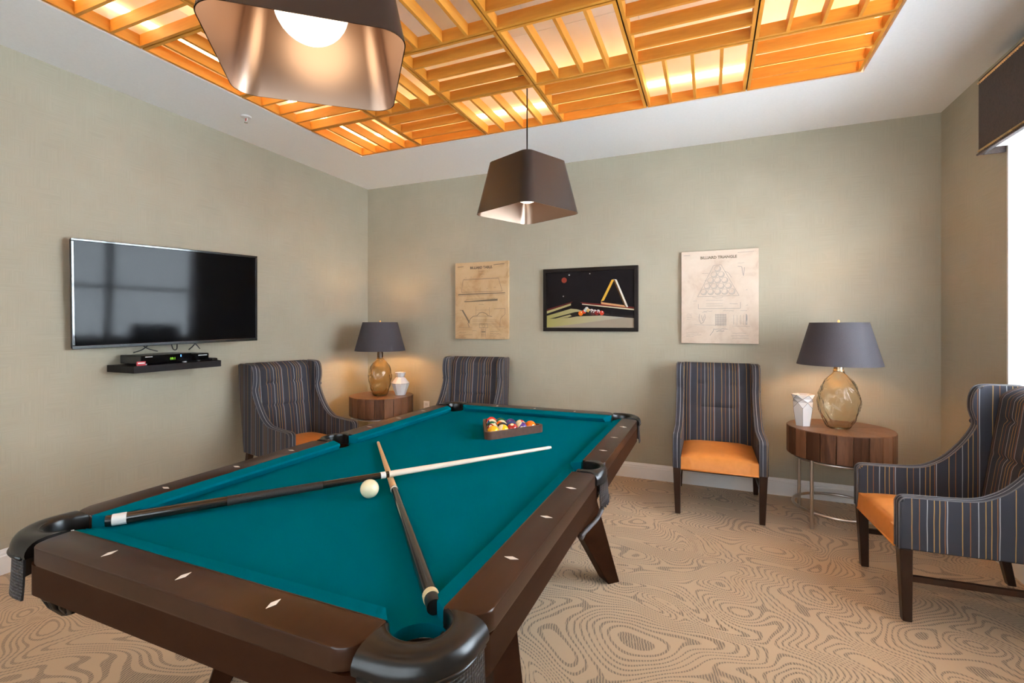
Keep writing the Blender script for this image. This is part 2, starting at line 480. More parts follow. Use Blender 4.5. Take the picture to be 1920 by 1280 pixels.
# windows
def window(name, axis, u0, u1, z0, z1, wall_in, depth):
    """axis 'y': opening along y in a wall of constant x"""
    def bx(a0, a1, d0, d1, zz0, zz1, b):
        d0, d1 = min(d0, d1), max(d0, d1)
        if axis == 'y': box(d0, d1, a0, a1, zz0, zz1, bm=b)
        else: box(a0, a1, d0, d1, zz0, zz1, bm=b)
    s = 1 if depth > 0 else -1
    din, dout = wall_in+0.001*s, wall_in+depth
    b = bmesh.new(); t = 0.015
    bx(u0, u0+t, din, dout, z0, z1, b); bx(u1-t, u1, din, dout, z0, z1, b)
    bx(u0+t, u1-t, din, dout, z1-t, z1, b); bx(u0+t, u1-t, din, dout, z0, z0+t, b)
    w = structure(obj(name, b, M['white_paint']))
    fr = bmesh.new(); f0, f1 = dout-0.05*s, dout-0.005*s
    um = (u0+u1)/2; zm = z0+(z1-z0)*0.45
    for a in ((u0+t, u0+t+.05), (um-.05, um+.05), (u1-t-.05, u1-t)): bx(a[0], a[1], f0, f1, z0+t, z1-t, fr)
    for a in ((u0+t+.05, um-.05), (um+.05, u1-t-.05)):
        for zz in ((z0+t, z0+t+.05), (zm-.025, zm+.025), (z1-t-.05, z1-t)): bx(a[0], a[1], f0, f1, zz[0], zz[1], fr)
    obj('window_frame', fr, M['white_paint'], w)
    for a in ((u0+t+.05, um-.05), (um+.05, u1-t-.05)):
        for zz in ((z0+t+.05, zm-.025), (zm+.025, z1-t-.05)):
            g = bmesh.new(); bx(a[0], a[1], dout-.03*s, dout-.026*s, zz[0], zz[1], g); obj('pane', g, M['glass'], w)
    sl = bmesh.new(); bx(u0-.03, u1+.03, wall_in-0.035*s, wall_in+0.001*s, z0-.03, z0+.0, sl); obj('window_sill', sl, M['white_paint'], w)
    return w
window('window_1', 'y', WY0, WY1, WZ0, WZ1, RX, 0.155)
window('rear_fill_window', 'x', 0.4, 4.7, 0.5, 2.65, REAR, -0.115)  # made-up opening behind the camera that lets the rear fill in
# venetian blind, slats turned flat, in the right-hand window
bl = thing('window_blind', 'white slatted blind inside the bright window on the right', 'blind', (RX+0.06, (WY0+WY1)/2, WZ1-0.016))
w2 = (WY1-WY0)/2-0.03
obj('headrail', box(-0.025, 0.025, -w2, w2, -0.05, 0.0, 0.003), M['white_paint'], bl)
sd = None
for k in range(33):
    z = -0.075-k*0.048
    if sd is None: o = obj('slat', box(-0.016, 0.016, -w2, w2, -0.001, 0.001), M['white_paint'], bl, (0, 0, z)); sd = o.data
    else: o = obj('slat', sd, None, bl, (0, 0, z))
    o.rotation_euler = (0, radians(8), 0)
for yy in (-w2+.2, -0.05, w2-.2): obj('ladder_cord', tube([(0, yy, -0.04), (0, yy, -1.62)], 0.0015, 5), M['white_paint'], bl)

# valance
va = thing('window_valance', 'dark brown damask valance with nailhead trim above the bright window', 'valance', (RX-0.002, -2.0, 2.33))
VX, VL, VR, VH = -0.112, 1.175, -1.25, 0.43
vb = bmesh.new()
box(VX, VX+0.02, VR, VL, 0, VH, 0.004, bm=vb); box(VX+0.02, 0, VL-0.02, VL, 0, VH, bm=vb); box(VX+0.02, 0, VR, VR+0.02, 0, VH, bm=vb)
box(VX+0.02, 0, VR+.02, VL-.02, VH-0.02, VH, bm=vb)
obj('board', vb, M['valance'], va)
nh = bmesh.new()
k = 0; y = VL-0.008
M['nail'] = mat('brass_nailhead', (0.62, 0.46, 0.26), 0.3, 1.0)
while y > VR:
    for zz in (0.022, VH-0.02):
        s = bmesh.new(); bmesh.ops.create_icosphere(s, subdivisions=1, radius=0.0078)
        merge(nh, s, Matrix.Translation((VX-0.001, y, zz)))
    y -= 0.0168
o = obj('nailhead_trim', nh, M['nail'], va); o['kind'] = 'stuff'
obj('welt', tube([(VX-0.004, VL, 0.003), (VX-0.004, VR, 0.003)], 0.006, 6), M['valance'], va)
obj('mounting_bracket', box(-0.07, 0.0, VL-0.10, VL-0.07, 0.02, 0.06, 0.003), M['white_paint'], va)

# wall outlet, sprinkler
ot = thing('wall_outlet', 'small white outlet plate low on the far wall beside the wooden drum table', 'outlet', (0.775, -0.001, 0.49))
obj('plate', box(-0.036, 0.036, -0.006, 0, -0.058, 0.058, 0.003), M['white_paint'], ot)
for zz in (-0.022, 0.022): obj('socket', box(-0.016, 0.016, -0.009, -0.005, zz-.014, zz+.014, 0.003), M['ceramic'], ot)
sp = thing('fire_sprinkler', 'small white pendent sprinkler head on the plain ceiling beside the slats', 'sprinkler', (0.43, -1.927, H))
obj('escutcheon', lathe([(0.0, -0.001), (0.038, -0.001), (0.034, -0.010), (0.014, -0.014), (0, -0.014)], 24), M['ceramic'], sp, smooth=40)
yk = bmesh.new(); tube([(-0.012, 0, -0.012), (-0.013, 0, -0.03), (0, 0, -0.044)], 0.0035, 6, bm=yk); tube([(0.012, 0, -0.012), (0.013, 0, -0.03), (0, 0, -0.044)], 0.0035, 6, bm=yk)
obj('yoke', yk, M['ceramic'], sp); obj('bulb', lathe([(0, -0.014), (0.003, -0.016), (0.003, -0.038), (0, -0.04)], 8), mat('red_glass_bulb', (0.5, 0.04, 0.03), 0.2), sp)
obj('deflector', lathe([(0, -0.044), (0.013, -0.044), (0.013, -0.047), (0, -0.047)], 16), M['chrome'], sp)

# ------------------------------------------------------------------ pool table
TCX, TCY, ZR = 2.4505, -2.5253, 0.787
BED = 0.748
NX, NY = 0.559, 1.1176          # cushion noses
IX, IY = 0.607, 1.168           # wood line
OX, OY = 0.702, 1.272           # outer edge
pt = thing('pool_table', 'dark brown wooden pool table with teal cloth and leather drop pockets', 'pool table', (TCX, TCY, 0))
def sgn4(): return ((1, -1), (1, 1), (-1, 1), (-1, -1))
# bed cloth with the six pocket bites
HC = (0.589, 1.147); HR = 0.0605; HS = (0.638, 0.0); HSR = 0.062
def bed_outline():
    bx_, by_ = 0.62, 1.18; pts = []
    def arc(cx, cy, r, a0, a1, n=14):
        return [(cx+r*cos(a0+(a1-a0)*k/n), cy+r*sin(a0+(a1-a0)*k/n)) for k in range(n+1)]
    def ang_hit(cx, cy, r, vertical, val, side):
        if vertical: d = val-cx; return math.atan2(side*sqrt(max(r*r-d*d, 0)), d)
        d = val-cy; return math.atan2(d, side*sqrt(max(r*r-d*d, 0)))
    # counter-clockwise from bottom right corner
    order = [('c', 1, -1), ('s', 1, 0), ('c', 1, 1), ('c', -1, 1), ('s', -1, 0), ('c', -1, -1)]
    for typ, sx, sy in order:
        if typ == 's':
            cx, cy, r = sx*HS[0], 0.0, HSR
            d = sx*bx_-cx; h = sqrt(r*r-d*d)
            a0 = math.atan2(-sx*h, d); a1 = math.atan2(sx*h, d)
            # inner side arc
            mid = pi if sx > 0 else 0
            if sx > 0: a0 = a0 % (2*pi); a1 = a1 % (2*pi); pts += arc(cx, cy, r, a0, a1)
            else:
                a0 = (a0+pi) % (2*pi)-pi; a1 = (a1+pi) % (2*pi)-pi; pts += arc(cx, cy, r, a0, a1)
        else:
            cx, cy, r = sx*HC[0], sy*HC[1], HR
            dx = sx*bx_-cx; hy = sqrt(r*r-dx*dx); dy = sy*by_-cy; hx = sqrt(r*r-dy*dy)
            p_side = (dx, -sy*hy); p_end = (-sx*hx, dy)
            if sx*sy < 0: s, e = p_end, p_side
            else: s, e = p_side, p_end
            a0 = math.atan2(s[1], s[0]); a1 = math.atan2(e[1], e[0])
            target = math.atan2(-sy, -sx)
            # sweep through the inward direction
            d0 = (target-a0+pi) % (2*pi)-pi; d1 = (a1-target+pi) % (2*pi)-pi
            pts += arc(cx, cy, r, a0, a0+d0+d1)
    return pts
obj('bed_cloth', prism(bed_outline(), BED-0.03, BED), M['cloth'], pt)
# cushions
def cushion(length, gap_l, gap_r, cl, cr):
    """nose along +x from 0; back at y=depth. gaps are how far the nose stays off each end, cl/cr how much further the back runs"""
    d = 0.050
    b = bmesh.new()
    x0, x1 = gap_l, length-gap_r
    sec = [(0.0, BED+0.022), (0.003, BED+0.030), (d, ZR), (d, BED+0.001), (0.013, BED+0.001)]
    A = []; B = []
    for y, z in sec:
        f = y/d
        A.append(b.verts.new((x0-cl*f, y, z))); B.append(b.verts.new((x1+cr*f, y, z)))
    n = len(sec)
    for k in range(n): b.faces.new((A[k], A[(k+1) % n], B[(k+1) % n], B[k]))
    b.faces.new(A); b.faces.new(list(reversed(B)))
    return b
def place(b, mx): bmesh.ops.transform(b, matrix=mx, verts=b.verts[:]); return b
CG, CC, SG, SC = 0.072, 0.042, 0.066, 0.012
for sy in (-1, 1):   # end cushions
    b = cushion(2*NX, CG, CG, CC, CC)
    if sy < 0: mx = Matrix.Translation((NX, -NY, 0)) @ Matrix.Rotation(pi, 4, 'Z')
    else: mx = Matrix.Translation((-NX, NY, 0))
    obj('cushion', place(b, mx), M['cloth'], pt)
for sx in (-1, 1):
    for sy in (-1, 1):
        b = cushion(NY, CG, SG, CC, SC) if sx*sy < 0 else cushion(NY, SG, CG, SC, CC)
        if sx > 0: mx = Matrix.Translation((NX, 0 if sy < 0 else NY, 0)) @ Matrix.Rotation(-pi/2, 4, 'Z')
        else: mx = Matrix.Translation((-NX, 0 if sy > 0 else -NY, 0)) @ Matrix.Rotation(pi/2, 4, 'Z')
        if sx > 0 and sy < 0: b.free(); b = cushion(NY, SG, CG, SC, CC)
        if sx > 0 and sy > 0: b.free(); b = cushion(NY, CG, SG, CC, SC)
        if sx < 0 and sy < 0: b.free(); b = cushion(NY, CG, SG, CC, SC)
        if sx < 0 and sy > 0: b.free(); b = cushion(NY, SG, CG, SC, CC)
        obj('cushion', place(b, mx), M['cloth'], pt)
# rails and aprons
RE, RS, SS = 0.528, 1.090, 0.085
def rail_poly(a0, a1, i0, o0, r0, r1):
    return round_poly([(a0, i0, 0.004), (a0, o0, r0), (a1, o0, r1), (a1, i0, 0.004)])
for sy in (-1, 1):
    P = round_poly([(-RE, sy*IY, 0.003), (-RE, sy*OY, 0.045), (RE, sy*OY, 0.045), (RE, sy*IY, 0.003)])
    obj('rail', prism(P, 0.742, ZR, 0.004, 2), M['rail'], pt, smooth=30)
    P = round_poly([(-RE-.01, sy*(IY), 0), (-RE-.01, sy*(OY-.001), 0.04), (RE+.01, sy*(OY-.001), 0.04), (RE+.01, sy*IY, 0)])
    obj('apron', prism(P, 0.663, 0.741), M['apron'], pt, smooth=30)
for sx in (-1, 1):
    for sy in (-1, 1):
        y0, y1 = sy*SS, sy*RS
        P = round_poly([(sx*IX, y0, 0.003), (sx*OX, y0, 0.02), (sx*OX, y1, 0.045), (sx*IX, y1, 0.003)])
        obj('rail', prism(P, 0.742, ZR, 0.004, 2), M['rail'], pt, smooth=30)
        P = round_poly([(sx*IX, y0-sy*.03, 0), (sx*(OX-.001), y0-sy*.03, 0.01), (sx*(OX-.001), y1+sy*.01, 0.04), (sx*IX, y1+sy*.01, 0)])
        obj('apron', prism(P, 0.663, 0.741), M['apron'], pt, smooth=30)
# sights
dm = None
def sight(x, y, rz):
    global dm
    if dm is None:
        b = prism([(-.019, 0), (0, -.0075), (.019, 0), (0, .0075)], 0, 0.0012); o = obj('sight', b, M['sight'], pt, (x, y, ZR-0.0003), rot=(0, 0, rz)); dm = o.data
    else: obj('sight', dm, None, pt, (x, y, ZR-0.0003), rot=(0, 0, rz))
SPC, OFF = 0.2794, 0.096
for sy in (-1, 1):
    for k in (-1, 0, 1): sight(k*SPC, sy*(NY+OFF), pi/2)
for sx in (-1, 1):
    for k in (-3, -2, -1, 1, 2, 3): sight(sx*(NX+OFF), k*SPC, 0)
obj('slate_frame', box(-0.515, 0.515, -1.075, 1.075, 0.668, BED-0.031, 0.003), M['apron'], pt)
# pocket castings, shields, nets
def resample(pts, n):
    P = [Vector(p) for p in pts]; L = [0.0]
    for p, q in zip(P, P[1:]): L.append(L[-1]+(q-p).length)
    out = []; k = 0
    for i in range(n):
        d = L[-1]*i/(n-1)
        while k < len(P)-2 and L[k+1] < d: k += 1
        t = (d-L[k])/max(L[k+1]-L[k], 1e-9); out.append(P[k].lerp(P[k+1], min(max(t, 0), 1)))
    return out
def bullnose(outer, inner, z0, n=30):
    """leather-covered casting: a rounded section swept between an inner and an outer line"""
    O = resample(outer, n); I = resample(inner, n)
    sec = [(0.0, z0), (0.0, ZR-.004), (0.04, ZR+.001), (0.12, ZR+.0045), (0.18, ZR+.003), (0.24, ZR+.005), (0.55, ZR+.006), (0.72, ZR+.004), (0.84, ZR-.001), (0.93, ZR-.009), (0.985, ZR-.019), (1.0, ZR-.028), (0.985, z0)]
    b = bmesh.new()
    G = [[b.verts.new((*(i_+(o_-i_)*t), z)) for t, z in sec] for o_, i_ in zip(O, I)]
    m = len(sec)
    for A, B in zip(G, G[1:]):
        for k in range(m): b.faces.new((A[k], A[(k+1) % m], B[(k+1) % m], B[k]))
    b.faces.new(G[0]); b.faces.new(list(reversed(G[-1])))
    return b
def casting_corner(sx, sy):
    """U-shaped leather-clad casting wrapping the corner"""
    out = round_poly([(RE+.002, OY+.004, 0), (OX+.010, OY+.008, 0.135), (OX+.010, RS+.002, 0)], 14)
    c = HC; r = 0.0585
    a0 = radians(157); a1 = radians(-70)
    inn = [(c[0]+r*cos(a0+(a1-a0)*k/24), c[1]+r*sin(a0+(a1-a0)*k/24)) for k in range(25)]
    return bullnose([(sx*x, sy*y) for x, y in out], [(sx*x, sy*y) for x, y in inn], 0.750)
def arc_plate(pts, z_top, z_bot, thick, flare=0.0, rows=8, scale=62):
    """curved hanging plate; pts = list of (x,y) with outward normals computed"""
    b = bmesh.new(); uvl = b.loops.layers.uv.new('UVMap')
    n = len(pts); L = [0]
    for p, q in zip(pts, pts[1:]): L.append(L[-1]+sqrt((p[0]-q[0])**2+(p[1]-q[1])**2))
    nr = []
    cx = sum(p[0] for p in pts)/n; cy = sum(p[1] for p in pts)/n
    for i in range(n):
        a = Vector(pts[max(i-1, 0)]); c = Vector(pts[min(i+1, n-1)]); t = (c-a).normalized(); q = Vector((t.y, -t.x))
        if q.dot(Vector(pts[i])) < 0: q = -q
        nr.append(q)
    def vert(i, k, o):
        f = k/rows; z = z_top+(z_bot-z_top)*f
        d = flare*f*f+o
        return Vector((pts[i][0]+nr[i].x*d, pts[i][1]+nr[i].y*d, z))
    fv = [[b.verts.new(vert(i, k, thick)) for k in range(rows+1)] for i in range(n)]
    bv = [[b.verts.new(vert(i, k, 0)) for k in range(rows+1)] for i in range(n)]
    def face(vs, uvs=None):
        f = b.faces.new(vs)
        for lp, uv in zip(f.loops, uvs or [(0, 0)]*len(vs)): lp[uvl].uv = uv
    for i in range(n-1):
        for k in range(rows):
            zz = [scale*abs(z_top-z_bot)*q/rows for q in (k, k+1)]
            face((fv[i][k], fv[i+1][k], fv[i+1][k+1], fv[i][k+1]), [(L[i]*scale, zz[0]), (L[i+1]*scale, zz[0]), (L[i+1]*scale, zz[1]), (L[i]*scale, zz[1])])
            face((bv[i][k], bv[i][k+1], bv[i+1][k+1], bv[i+1][k]))
        face((fv[i][0], bv[i][0], bv[i+1][0], fv[i+1][0])); face((fv[i][rows], fv[i+1][rows], bv[i+1][rows], bv[i][rows]))
    for i in (0, n-1):
        for k in range(rows): face((fv[i][k], fv[i][k+1], bv[i][k+1], bv[i][k]))
    return b
def net(cx, cy, r0, z0, z1, rnd):
    """hanging bag of thin leather straps"""
    b = bmesh.new(); n = 12
    for k in range(n):
        a = 2*pi*k/n
        pts = []
        for q in range(6):
            f = q/5; r = r0*(1-0.15*f-0.55*max(0, f-.7)/.3); tw = a+0.5*f
            pts.append((cx+r*cos(tw)+rnd.uniform(-.004, .004), cy+r*sin(tw)+rnd.uniform(-.004, .004), z0+(z1-z0)*f))
        tube(pts, 0.006, 5, bm=b)
        pts = []
        for q in range(6):
            f = q/5; r = r0*(1-0.15*f-0.55*max(0, f-.7)/.3); tw = a-0.5*f
            pts.append((cx+r*cos(tw), cy+r*sin(tw), z0+(z1-z0)*f))
        tube(pts, 0.005, 5, bm=b)
    for f in (0.3, 0.62, 1.0):
        r = r0*(1-0.15*f-0.55*max(0, f-.7)/.3)
        tube([(cx+r*cos(2*pi*k/20), cy+r*sin(2*pi*k/20), z0+(z1-z0)*f) for k in range(20)], 0.006, 5, closed=True, bm=b)
    return b
rnd = random.Random(3)
for sx, sy in sgn4():
    obj('pocket_casting', casting_corner(sx, sy), M['leather'], pt, smooth=50)
    # shield below the casting
    arcp = round_poly([(RE+.012, OY-.004, 0), (OX-.002, OY-.004, 0.125), (OX-.002, RS+.012, 0)], 16)
    arcp = [(sx*x, sy*y) for x, y in arcp]
    if len(arcp) > 3:
        sh = obj('pocket_shield', arc_plate(arcp, 0.7535, 0.642, 0.005, 0.005), M['basket'], pt, smooth=40)
        edge = [(x*1.004+0.004*sx, y*1.002+0.004*sy, 0.750) for x, y in arcp]
        obj('stitched_edge', tube(edge, 0.006, 6), M['leather'], sh, smooth=True)
    obj('pocket_net', net(sx*HC[0], sy*HC[1], 0.066, 0.700, 0.540, rnd), M['leather'], pt, smooth=True)
    obj('pocket_liner', lathe([(0, 0.690), (0.054, 0.694), (0.062, 0.7165), (0.0585, 0.7165), (0.050, 0.698), (0, 0.694)], 24, False), M['leather'], pt, (sx*HC[0], sy*HC[1], 0))
for sx in (-1, 1):
    c = (HS[0], 0.0); r = 0.058
    out = [(OX+.004, -SS+.001), (OX+.016, -SS*.6), (OX+.022, 0), (OX+.016, SS*.6), (OX+.004, SS-.001)]
    out = [(p.x, p.y) for p in smooth_path([(x, y, 0) for x, y in out], 5)]
    inn = [(IX+.014, SS-.001)]+[(c[0]+r*cos(a), c[1]+r*sin(a)) for a in [radians(112)-k*radians(224)/16 for k in range(17)]]+[(IX+.014, -SS+.001)]
    obj('pocket_casting', bullnose([(sx*x, y) for x, y in out], [(sx*x, y) for x, y in reversed(inn)], 0.742), M['leather'], pt, smooth=50)
    plate = [(sx*(OX+.006+.012*(1-(y/SS)**2)), y) for y in [-.075+.15*k/12 for k in range(13)]]
    sh = obj('pocket_shield', arc_plate(plate, 0.742, 0.662, 0.004, 0.004), M['basket'], pt, smooth=40)
    fb = bmesh.new()
    for k in range(11):
        y = -.068+.136*k/10; x = sx*(OX+.013+.012*(1-(y/SS)**2))
        tube([(x, y, 0.664), (x+sx*.002, y+rnd.uniform(-.004, .004), 0.664-rnd.uniform(.012, .03))], [0.005, 0.002], 5, bm=fb)
    obj('fringe', fb, M['basket'], sh)
    obj('pocket_net', net(sx*HS[0], 0, 0.050, 0.705, 0.64, rnd), M['leather'], pt, smooth=True)
    sb = bmesh.new()
    for q in range(3):
        tube(smooth_path([(sx*(OX+.012), -.015+q*.012, 0.66), (sx*(OX+.010), -.05-q*.008, 0.63), (sx*(OX-.0), -.10+q*.006, 0.612), (sx*(OX-.02), -.16-q*.01, 0.60), (sx*(OX-.03), -.20, 0.58+q*.006)], 4), 0.008, 6, bm=sb)
    obj('pocket_strap', sb, mat('worn_grey_strap', (0.10, 0.095, 0.10), 0.5), pt, smooth=True)
# legs: tapered planks that splay along the diagonals
def leg_mesh(sx, sy):
    b = bmesh.new(); dr = Vector((sx, sy, 0)).normalized(); nm = Vector((-sy*1.0, sx*1.0, 0)).normalized()
    foot = Vector((sx*0.6075, sy*0.677, 0)); t = 0.045
    rows = [(0.0, -0.050, 0.0), (0.665, -0.452, -0.2045)]
    base = foot+dr*0.034
    V = []
    for z, s0, s1 in rows:
        for s, q in ((s0-0.018*(z == 0), -t), (s1, -t), (s1, t), (s0-0.018*(z == 0), t)):
            p = base+dr*s+nm*q; V.append(b.verts.new((p.x, p.y, z)))
    for k in range(4): b.faces.new((V[k], V[(k+1) % 4], V[4+(k+1) % 4], V[4+k]))
    b.faces.new(V[:4]); b.faces.new(V[4:])
    bmesh.ops.bevel(b, geom=b.edges[:], offset=0.003, segments=1, affect='EDGES')
    return b
for sx, sy in sgn4():
    obj('leg', leg_mesh(sx, sy), M['apron'], pt)

# ------------------------------------------------------------------ cues, balls, rack
def cue(name, label, butt, tip, shaft, sections, group='cues crossed on the table'):
    a = Vector(butt); c = Vector(tip); L = (c-a).length
    root = thing(name, label, 'cue', a, 0, group)
    dr = (c-a).normalized()
    q = dr.to_track_quat('Z', 'Y')
    root.rotation_mode = 'QUATERNION'; root.rotation_quaternion = q
    def rad(s):
        s = s/L
        return 0.0178-0.0052*min(s/.5, 1) if s < .5 else 0.0126-0.0056*(s-.5)/.5
    for nm, s0, s1, mm, bulge in sections:
        prof = [(0, s0)]
        for k in range(7):
            s = s0+(s1-s0)*k/6
            prof.append((rad(s)+bulge, s))
        prof.append((0, s1))
        obj(nm, lathe(prof, 20), mm, root, smooth=40)
    return root
A1, B1 = (1.881, -3.594, 0.7685), (2.885, -2.335, 0.800)
L1 = (Vector(B1)-Vector(A1)).length
cue('pool_cue', 'cue with black butt and white shaft lying across the other cue', A1, B1, None, [
    ('bumper', 0.0, 0.016, M['black_plastic'], -0.001), ('butt_cap', 0.016, 0.052, M['ring_white'], 0.0), ('butt', 0.052, 0.32, M['cue_black'], 0.0),
    ('wrap', 0.32, 0.62, M['cue_wrap'], 0.0005), ('forearm', 0.62, L1*.515, M['cue_black'], 0.0), ('joint_ring', L1*.515, L1*.527, M['ring_white'], 0.0005),
    ('joint_collar', L1*.527, L1*.535, M['cue_black'], 0.0003), ('shaft', L1*.535, L1-.028, M['maple'], 0.0), ('ferrule', L1-.028, L1-.008, M['ring_white'], 0.0), ('tip', L1-.008, L1, M['maple'], -0.001)])
A2, B2 = (3.022, -3.588, 0.7665), (1.986, -2.419, 0.7560)
L2 = (Vector(B2)-Vector(A2)).length
cue('pool_cue', 'dark cue with amber shaft lying underneath, butt by the nearest pocket', A2, B2, None, [
    ('bumper', 0.0, 0.034, M['black_plastic'], -0.001), ('butt_cap', 0.034, 0.050, mat('gold_cap', (0.70, 0.58, 0.34), 0.3), 0.0008), ('butt', 0.050, L2*.50, M['cue_black'], 0.0),
    ('joint_ring', L2*.50, L2*.508, M['ring_white'], 0.0008), ('joint_collar', L2*.508, L2*.514, M['bronze'], 0.0), ('shaft', L2*.514, L2-.022, M['maple_amber'], 0.0), ('ferrule', L2-.022, L2-.008, M['ring_white'], 0.0), ('tip', L2-.008, L2, M['maple'], -0.001)])
BR = 0.0315
cbm = sphere(BR+0.0008, 40, 24)
tag(obj('cue_ball', cbm, M['cream'], loc=(2.447, -3.072, BED+BR+.001), smooth=True), 'plain cream cue ball resting beside the crossed cues', 'ball')

def ball_material(name, col, stripe):
    m = mat(name, col, 0.09, coat=0.3); t = NT(m)
    x, y, z = t.sep(t.coord())
    ivory = (0.82, 0.72, 0.46)
    dot = t.math('GREATER_THAN', t.math('ABSOLUTE', y), BR*0.945)
    if stripe:
        band = t.math('LESS_THAN', t.math('ABSOLUTE', z), BR*0.52)
        base = t.mix(band, ivory, col)
    else: base = col
    t.color(t.mix(dot, base, ivory)); return m
BC = {'yellow': (0.90, 0.42, 0.012), 'blue': (0.015, 0.045, 0.22), 'red': (0.72, 0.020, 0.012), 'purple': (0.075, 0.022, 0.17), 'orange': (0.85, 0.16, 0.008), 'green': (0.0, 0.09, 0.045), 'maroon': (0.36, 0.018, 0.015), 'black': (0.012, 0.012, 0.012)}
BP = {(c, s): ball_material(('striped_' if s else 'solid_')+c, BC[c], s) for c in BC for s in (0, 1)}
rows = [[('yellow', 0, 'solid yellow ball at the near left corner of the rack'), ('yellow', 1, 'yellow striped ball in the front edge of the rack'), ('maroon', 0, 'dark red ball in the middle of the front edge of the rack'), ('purple', 1, 'purple striped ball on the front edge of the rack'), ('orange', 0, 'solid orange ball at the right tip of the racked balls')],
        [('maroon', 1, 'cream ball with dark red stripe behind the solid yellow ball'), ('black', 0, 'black ball behind the yellow striped ball'), ('blue', 0, 'solid blue ball behind the dark red ball'), ('red', 1, 'red striped ball behind the purple striped ball')],
        [('green', 1, 'green striped ball on the left edge of the rack'), ('orange', 1, 'orange striped ball in the heart of the rack'), ('purple', 0, 'solid purple ball on the far edge of the rack')],
        [('blue', 1, 'blue striped ball on the left edge next to the red one'), ('green', 0, 'solid green ball on the far edge next to the red one')],
        [('red', 0, 'solid bright red ball at the far left corner of the rack')]]
RC = Vector((2.478, -1.905)); RA = radians(56.5)
e1 = Vector((cos(RA), sin(RA))); e2 = Vector((cos(RA+pi/3), sin(RA+pi/3)))
d = 2*BR+0.0002
org = RC-(e1+e2)*(4*d/3)
bs = sphere(BR, 28, 16); bme = None
for r, row in enumerate(rows):
    for k, (c, s, lab) in enumerate(row):
        p = org+e1*(d*k)+e2*(d*r)
        if bme is None: o = obj('pool_ball', bs, BP[c, s], smooth=True); bme = o.data
        else:
            o = obj('pool_ball', bme, None)
            o.material_slots[0].link = 'OBJECT'; o.material_slots[0].material = BP[c, s]
        if bme is o.data and r == 0 and k == 0:
            o.material_slots[0].link = 'OBJECT'; o.material_slots[0].material = BP[c, s]
        o.location = (p.x, p.y, BED+BR+0.0005)
        o.rotation_euler = (radians(random.uniform(-70, 70)), radians(random.uniform(-60, 60)), random.uniform(0, 6.28))
        tag(o, lab, 'ball', 'billiard balls in the rack')
def tri_ring():
    s_in = 4*d+2*BR*sqrt(3)+0.004
    def tri(side, rad):
        R = side/sqrt(3)
        cs = []
        for k in range(3):
            a = RA+pi/6+pi+k*2*pi/3
            cs.append((R*cos(a), R*sin(a), rad))
        return round_poly(cs, 6)
    wall = 0.017
    o = tri(s_in+2*sqrt(3)*wall, 0.03); i = tri(s_in, 0.014)
    b = bmesh.new(); n = len(o)
    z0, z1 = 0.0, 0.041
    vo0 = [b.verts.new((x, y, z0)) for x, y in o]; vo1 = [b.verts.new((x, y, z1)) for x, y in o]
    vi0 = [b.verts.new((x, y, z0)) for x, y in i]; vi1 = [b.verts.new((x, y, z1)) for x, y in i]
    for k in range(n):
        k2 = (k+1) % n
        b.faces.new((vo0[k], vo0[k2], vo1[k2], vo1[k])); b.faces.new((vi0[k2], vi0[k], vi1[k], vi1[k2]))
        b.faces.new((vo1[k], vo1[k2], vi1[k2], vi1[k])); b.faces.new((vo0[k2], vo0[k], vi0[k], vi0[k2]))
    es = [e for e in b.edges if abs(e.verts[0].co.z-e.verts[1].co.z) < 1e-6 and e.calc_face_angle(0) > 1]
    bmesh.ops.bevel(b, geom=es, offset=0.003, segments=2, affect='EDGES')
    return b
tag(obj('ball_rack', tri_ring(), M['rack'], loc=(RC.x, RC.y, BED+0.0005), smooth=40), 'dark wooden triangle rack around the balls on the teal cloth', 'rack')

# ------------------------------------------------------------------ wing armchairs
def chair_side(s):
    """profile in (y, z) extruded in x"""
    top = smooth_path([(-0.372, 0.553, 0), (-0.362, 0.570, 0), (-0.335, 0.579, 0), (-0.22, 0.581, 0), (-0.10, 0.588, 0), (-0.04, 0.607, 0), (0.025, 0.650, 0), (0.092, 0.726, 0), (0.138, 0.800, 0), (0.153, 0.845, 0), (0.144, 0.882, 0), (0.135, 0.925, 0), (0.139, 0.985, 0), (0.158, 1.028, 0), (0.190, 1.044, 0), (0.27, 1.046, 0), (0.345, 1.045, 0)], 4)
    prof = [(-0.372, 0.345)]+[(p.x, p.y) for p in top]+[(0.368, 1.038), (0.372, 1.020), (0.345, 0.80), (0.285, 0.345)]
    x0, x1 = (0.245, 0.303)
    if s < 0: x0, x1 = -x1, -x0
    b = bmesh.new()
    A = [b.verts.new((x0, y, z)) for y, z in prof]; B = [b.verts.new((x1, y, z)) for y, z in prof]
    n = len(prof)
    b.faces.new(A); b.faces.new(list(reversed(B)))
    for k in range(n): b.faces.new((A[k], A[(k+1) % n], B[(k+1) % n], B[k]))
    es = [e for e in b.edges if abs(e.verts[0].co.x-e.verts[1].co.x) < 1e-6]
    bmesh.ops.bevel(b, geom=es, offset=0.010, segments=3, affect='EDGES', profile=0.5)
    line = [(y, z) for y, z in prof[:-2]]
    return b, line, x0, x1
